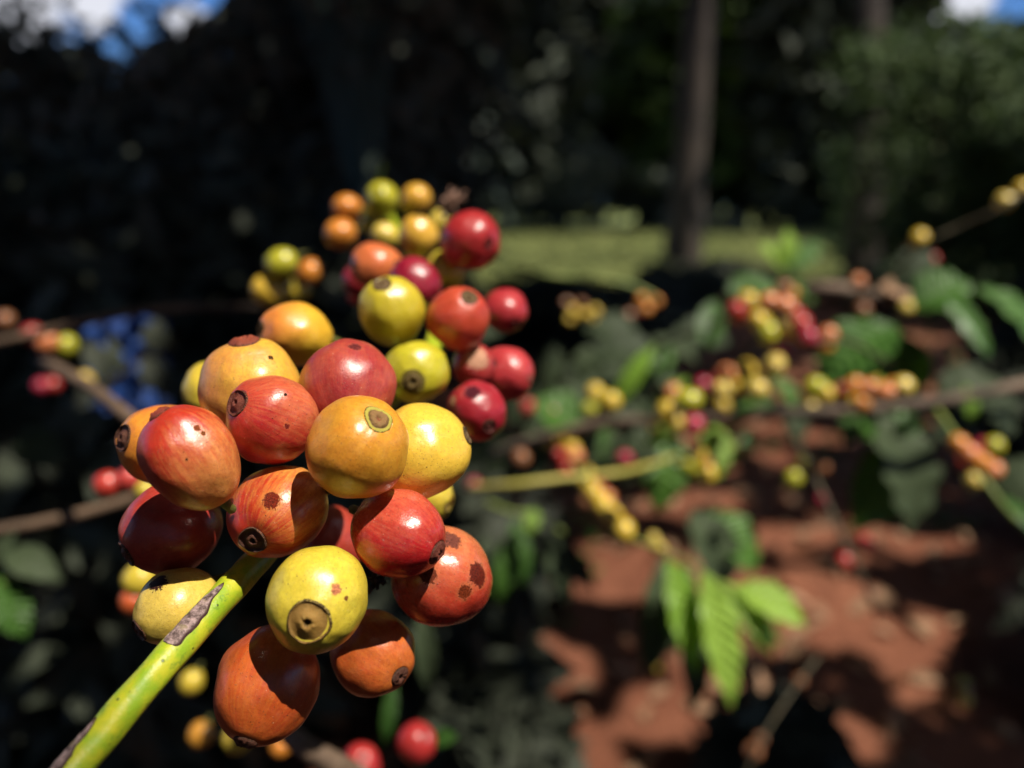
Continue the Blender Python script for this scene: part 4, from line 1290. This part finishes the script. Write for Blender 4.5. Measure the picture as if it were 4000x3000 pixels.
# banana plants in the shade, centre top
def banana(label, x, y, hgt, leaves, seed):
    r = random.Random(seed)
    e = empty('banana_plant', (x, y, 0))
    tag(e, label, 'banana plant', 'banana plants in the shade')
    trunk_obj([(x, y, -.05, .13), (x + .03, y, hgt * .5, .10), (x + .02, y, hgt, .05)], M['bark'], e)
    for i in range(leaves):
        a = i / leaves * 6.28 + r.uniform(-.3, .3)
        rad = r.uniform(.9, 1.4)
        b = Vector((x, y, hgt * .97))
        mid = b + Vector((math.cos(a) * rad * .55, math.sin(a) * rad * .55, r.uniform(.45, .8)))
        tp = b + Vector((math.cos(a) * rad * 1.2, math.sin(a) * rad * 1.2, -r.uniform(.5, 1.5)))
        V, UV = [], []
        nx, ny = 8, 22
        for s_ in range(ny + 1):
            f = s_ / ny
            p = b.lerp(mid, f).lerp(mid.lerp(tp, f), f)
            tg = (mid - b).lerp(tp - mid, f).normalized()
            sd = tg.cross(Vector((0, 0, 1))).normalized()
            nn = sd.cross(tg)
            w = .26 * math.sin(math.pi * (0.04 + .95 * f) ** .8) + .01
            for j in range(nx + 1):
                g = j / nx * 2 - 1
                V.append(p + sd * g * w - nn * (abs(g) ** 1.4) * w * .7 + nn * .015 * math.sin(f * 40 + g * 3))
                UV.append((j / nx, f))
        Fc = [(p_ * (nx + 1) + j, p_ * (nx + 1) + j + 1, (p_ + 1) * (nx + 1) + j + 1, (p_ + 1) * (nx + 1) + j) for p_ in range(ny) for j in range(nx)]
        mesh_obj('leaf', np.array([tuple(v) for v in V]) - np.array(e.location), Fc, M['banana'], e, uv=UV, attrs={'rnd': np.full(len(V), r.random())})


banana('banana plant with big drooping leaves in deep shade above the cherry clusters', -1.0, 5.0, 2.1, 4, 4)
banana('banana plant in deep shade between the tall dark shrubs', -1.3, 8.0, 2.2, 8, 9)
banana('banana plant in the shade behind the left hand shrubs', -2.5, 6.2, 1.5, 5, 12)

# sunny bush behind the left shrubs
shrub('sunny green bush whose tips show against the sky at top left', -3.75, 6.2, 2.22, .7, 1700, mat='foliage_green', seed=77, lit=14, L=.22, W=.08)

tree('shade tree whose dark trunk stands in the sunny grass', 2.62, 12.4, .25, (.1, -.2), (2.4, 11.5, 8.2), (4.8, 4.8, 1.8), 9000, .55, .24, 'canopy', 31)
tree('shade tree with a pale scarred trunk right of the grass', 4.45, 10.3, .19, (-.3, .4), (6.2, 10.6, 7.6), (5.0, 5.0, 1.8), 9500, .55, .24, 'canopy', 32)
tree('tall shade tree behind the left hand shrubs', -3.2, 10.5, .2, (.3, 0), (-3.2, 10.0, 7.9), (5.0, 4.8, 1.8), 8500, .55, .24, 'canopy', 33)
tree('far shade tree behind the grass in the middle', -2.6, 21.5, .25, (2.0, -.5), (1.5, 20, 9.5), (7, 6, 2.0), 8500, .7, .32, 'canopy', 34)
tree('far shade tree behind the right hand shrubs', 12.0, 19.5, .25, (.3, 0), (11.0, 18, 8.8), (7, 6, 2.0), 8500, .7, .32, 'canopy', 35)
tree('unseen tree added behind the banana leaves, its crown shading the plants beyond', -1.3, 9.2, .18, (.6, -1.0), (1.0, 6.6, 6.3), (4.6, 3.4, 1.3), 7000, .5, .22, 'canopy', 36)  # hidden tree added so its crown shades the banana leaves
GBK = 'trees closing the view behind the clearing'
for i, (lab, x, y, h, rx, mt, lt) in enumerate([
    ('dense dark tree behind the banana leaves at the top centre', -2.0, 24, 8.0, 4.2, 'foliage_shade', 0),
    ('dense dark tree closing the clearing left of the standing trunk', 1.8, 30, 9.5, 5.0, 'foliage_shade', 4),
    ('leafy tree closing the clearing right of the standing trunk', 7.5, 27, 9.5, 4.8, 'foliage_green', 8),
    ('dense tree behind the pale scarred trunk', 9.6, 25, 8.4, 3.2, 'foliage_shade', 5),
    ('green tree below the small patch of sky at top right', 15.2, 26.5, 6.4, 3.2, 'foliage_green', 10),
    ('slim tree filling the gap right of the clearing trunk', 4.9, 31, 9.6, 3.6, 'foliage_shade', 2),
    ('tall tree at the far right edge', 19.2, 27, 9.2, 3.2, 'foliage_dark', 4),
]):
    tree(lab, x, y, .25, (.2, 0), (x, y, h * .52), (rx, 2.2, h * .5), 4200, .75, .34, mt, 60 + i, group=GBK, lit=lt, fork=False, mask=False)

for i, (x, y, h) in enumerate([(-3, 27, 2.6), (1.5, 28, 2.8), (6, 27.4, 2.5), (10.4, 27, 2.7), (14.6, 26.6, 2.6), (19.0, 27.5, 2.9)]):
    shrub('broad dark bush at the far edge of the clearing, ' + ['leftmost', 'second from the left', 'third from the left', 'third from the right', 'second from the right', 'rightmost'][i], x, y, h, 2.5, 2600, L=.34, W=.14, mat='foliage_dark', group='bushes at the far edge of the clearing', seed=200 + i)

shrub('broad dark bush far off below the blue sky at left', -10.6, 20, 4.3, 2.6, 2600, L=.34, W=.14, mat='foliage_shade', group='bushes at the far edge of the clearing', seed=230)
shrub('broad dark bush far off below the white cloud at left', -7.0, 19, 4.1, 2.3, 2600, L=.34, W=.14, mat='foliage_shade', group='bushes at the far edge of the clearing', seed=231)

# blue plastic sheet behind the left branches
V, Fc = [], []
nn_ = 26
for i in range(nn_ + 1):
    for j in range(nn_ + 1):
        u_, v_ = i / nn_ - .5, j / nn_ - .5
        V.append((u_ * .30, .10 * mnoise.noise(Vector((u_ * 7, v_ * 7, 2))) + .05 * mnoise.noise(Vector((u_ * 16, v_ * 16, 5))), v_ * .36 + .02 * mnoise.noise(Vector((u_ * 6, 4, v_ * 3)))))
Fc = [(i * (nn_ + 1) + j, (i + 1) * (nn_ + 1) + j, (i + 1) * (nn_ + 1) + j + 1, i * (nn_ + 1) + j + 1) for i in range(nn_) for j in range(nn_)]
bo = mesh_obj('plastic_bag', V, Fc, M['blue'])
bo.location = P(505, 1425, .84)
bo.scale = (.25, .36, .27)
bo.rotation_euler = (R(-12), 0, R(10))
tag(bo, 'crumpled blue plastic bag caught behind a leafy twig at the left', 'plastic bag')
for (px, py) in [(490, 1285), (535, 1400), (445, 1460), (545, 1470), (530, 1545)]:
    LIT.append((P(px, py, .84), .004))
# dark leaves in front of it
b_bl = branch('dark leafy coffee twig before the blue plastic bag', [(300, 1560, .76), (430, 1490, .76), (560, 1400, .76), (700, 1330, .76)], .0016, .001, M['twig_dark'])
for (b, t, w) in [((430, 1490), (330, 1330), 100), ((470, 1470), (430, 1310), 50), ((560, 1400), (660, 1560), 110), ((610, 1380), (610, 1240), 100), ((420, 1510), (300, 1600), 110)]:
    lf(b_bl, b, t, .76, w, 'foliage_shade', lit=False)

# unseen tree added behind the viewpoint, crown cut out to shape the dappled shade
e = empty('unseen_shade_tree', (1.9, -2.6, 0))
tag(e, 'added unseen tree behind the viewpoint, crown shaped to cast the dappled shade', 'tree')
trunk_obj([(1.9, -2.6, -.1, .16), (1.9, -2.5, 1.5, .13), (1.8, -2.0, 3.0, .09), (1.6, -1.4, 3.6, .05)], M['bark'], e)
n = 52000
gx = rng.uniform(-5.5, 6.5, n)
gy = rng.uniform(-.4, 8.2, n)
hh = rng.uniform(2.75, 3.9, n)
cpts = np.stack([gx + SUN.x / SUN.z * hh, gy + SUN.y / SUN.z * hh, hh], 1)
ok = (hh - 1) > 0.24 * np.maximum(cpts[:, 1], 0) + .25
cpts = cpts[ok]
data = leaf_cloud(len(cpts), cpts, (0, -.2, 1), .22, .085, 88, droop=.15)
keep = sunmask(data[4], data[5])
cloud_obj('crown', data, M['canopy'], e, keep)
print('canopy leaves', keep.sum(), 'of', len(keep), 'lit spots', len(LIT))

# unseen shrub added close behind the viewpoint to cut sky light
e = empty('coffee_shrub', (.1, -.7, 0))
tag(e, 'unseen coffee shrub added close behind the viewpoint to block sky light', 'shrub', 'coffee shrubs around the cherries')
n = 5200
r3 = np.random.default_rng(55)
q = np.stack([r3.uniform(-1.9, 1.9, n), r3.uniform(-1.0, -.30, n), r3.uniform(.1, 2.3, n)], 1)
data = leaf_cloud(n, q, (0, -.3, .9), .15, .06, 56)
cloud_obj('foliage', data, M['foliage_dark'], e, sunmask(data[4], data[5], .01) & (data[4][:, :, 1].max(1) < -.2))
for i in range(4):
    trunk_obj([(-.9 + .6 * i, -.7, -.05, .02), (-.95 + .62 * i, -.68, 1.0, .016), (-1.0 + .68 * i, -.66, 2.1, .008)], M['twig_dark'], e, name='stem')

# ------------------------------------------------------------------ world
w = bpy.data.worlds.new("World")
scene.world = w
w.use_nodes = True
w.node_tree.nodes.clear()
nt = NT(w.node_tree)
sky = nt.n('ShaderNodeTexSky', sky_type='NISHITA', sun_disc=False)
sky.sun_elevation = math.asin(SUN.z)
sky.dust_density = 0.3
sky.ozone_density = 3.0
sky.sun_rotation = math.atan2(SUN.x, SUN.y)
gen = nt.n('ShaderNodeTexCoord').outputs['Generated']
nv = nt.vm('MULTIPLY', gen, (1, 1, 2.2))
cl = nt.noise(nv, 3.2, 8, 0.6)
sz = nt.n('ShaderNodeSeparateXYZ', {0: gen})
hz = nt.mr(sz.outputs[2], 0.3, 0.5)
cl = nt.m('MULTIPLY', nt.mr(cl, 0.42, 0.60), hz)  # overhead clouds, out of view, added for more fill light


def dirpx(px, py):
    return (FWD + RIGHT * ((px - 2000) / F) + UP * ((1500 - py) / F)).normalized()


wob = nt.noise(gen, 22.0, 5, 0.6)
for (px, py, r_) in [(60, 0, .052), (385, 35, .024), (745, 105, .024), (3680, 0, .05), (300, -120, .05)]:
    d_ = nt.vm('DISTANCE', gen, tuple(dirpx(px, py)), out='Value')
    d_ = nt.m('MULTIPLY_ADD', nt.m('SUBTRACT', wob, 0.5), 0.06, d_)
    cl = nt.m('MAXIMUM', cl, nt.mr(d_, r_ * 1.1, r_ * .75))
d_ = nt.vm('DISTANCE', gen, tuple(dirpx(590, 60)), out='Value')
col = nt.mix(nt.m('MULTIPLY', cl, 0.9), nt.mix(1.0, sky.outputs[0], nt.mix(hz, (0.18, 0.29, 0.46), (0.9, 0.95, 1.0)), 'MULTIPLY'), nt.mix(hz, (3.4, 3.4, 3.6), (8, 8, 8)))
bg = nt.n('ShaderNodeBackground', {'Color': col, 'Strength': 0.15})
wo = nt.n('ShaderNodeOutputWorld')
nt.t.links.new(bg.outputs[0], wo.inputs[0])
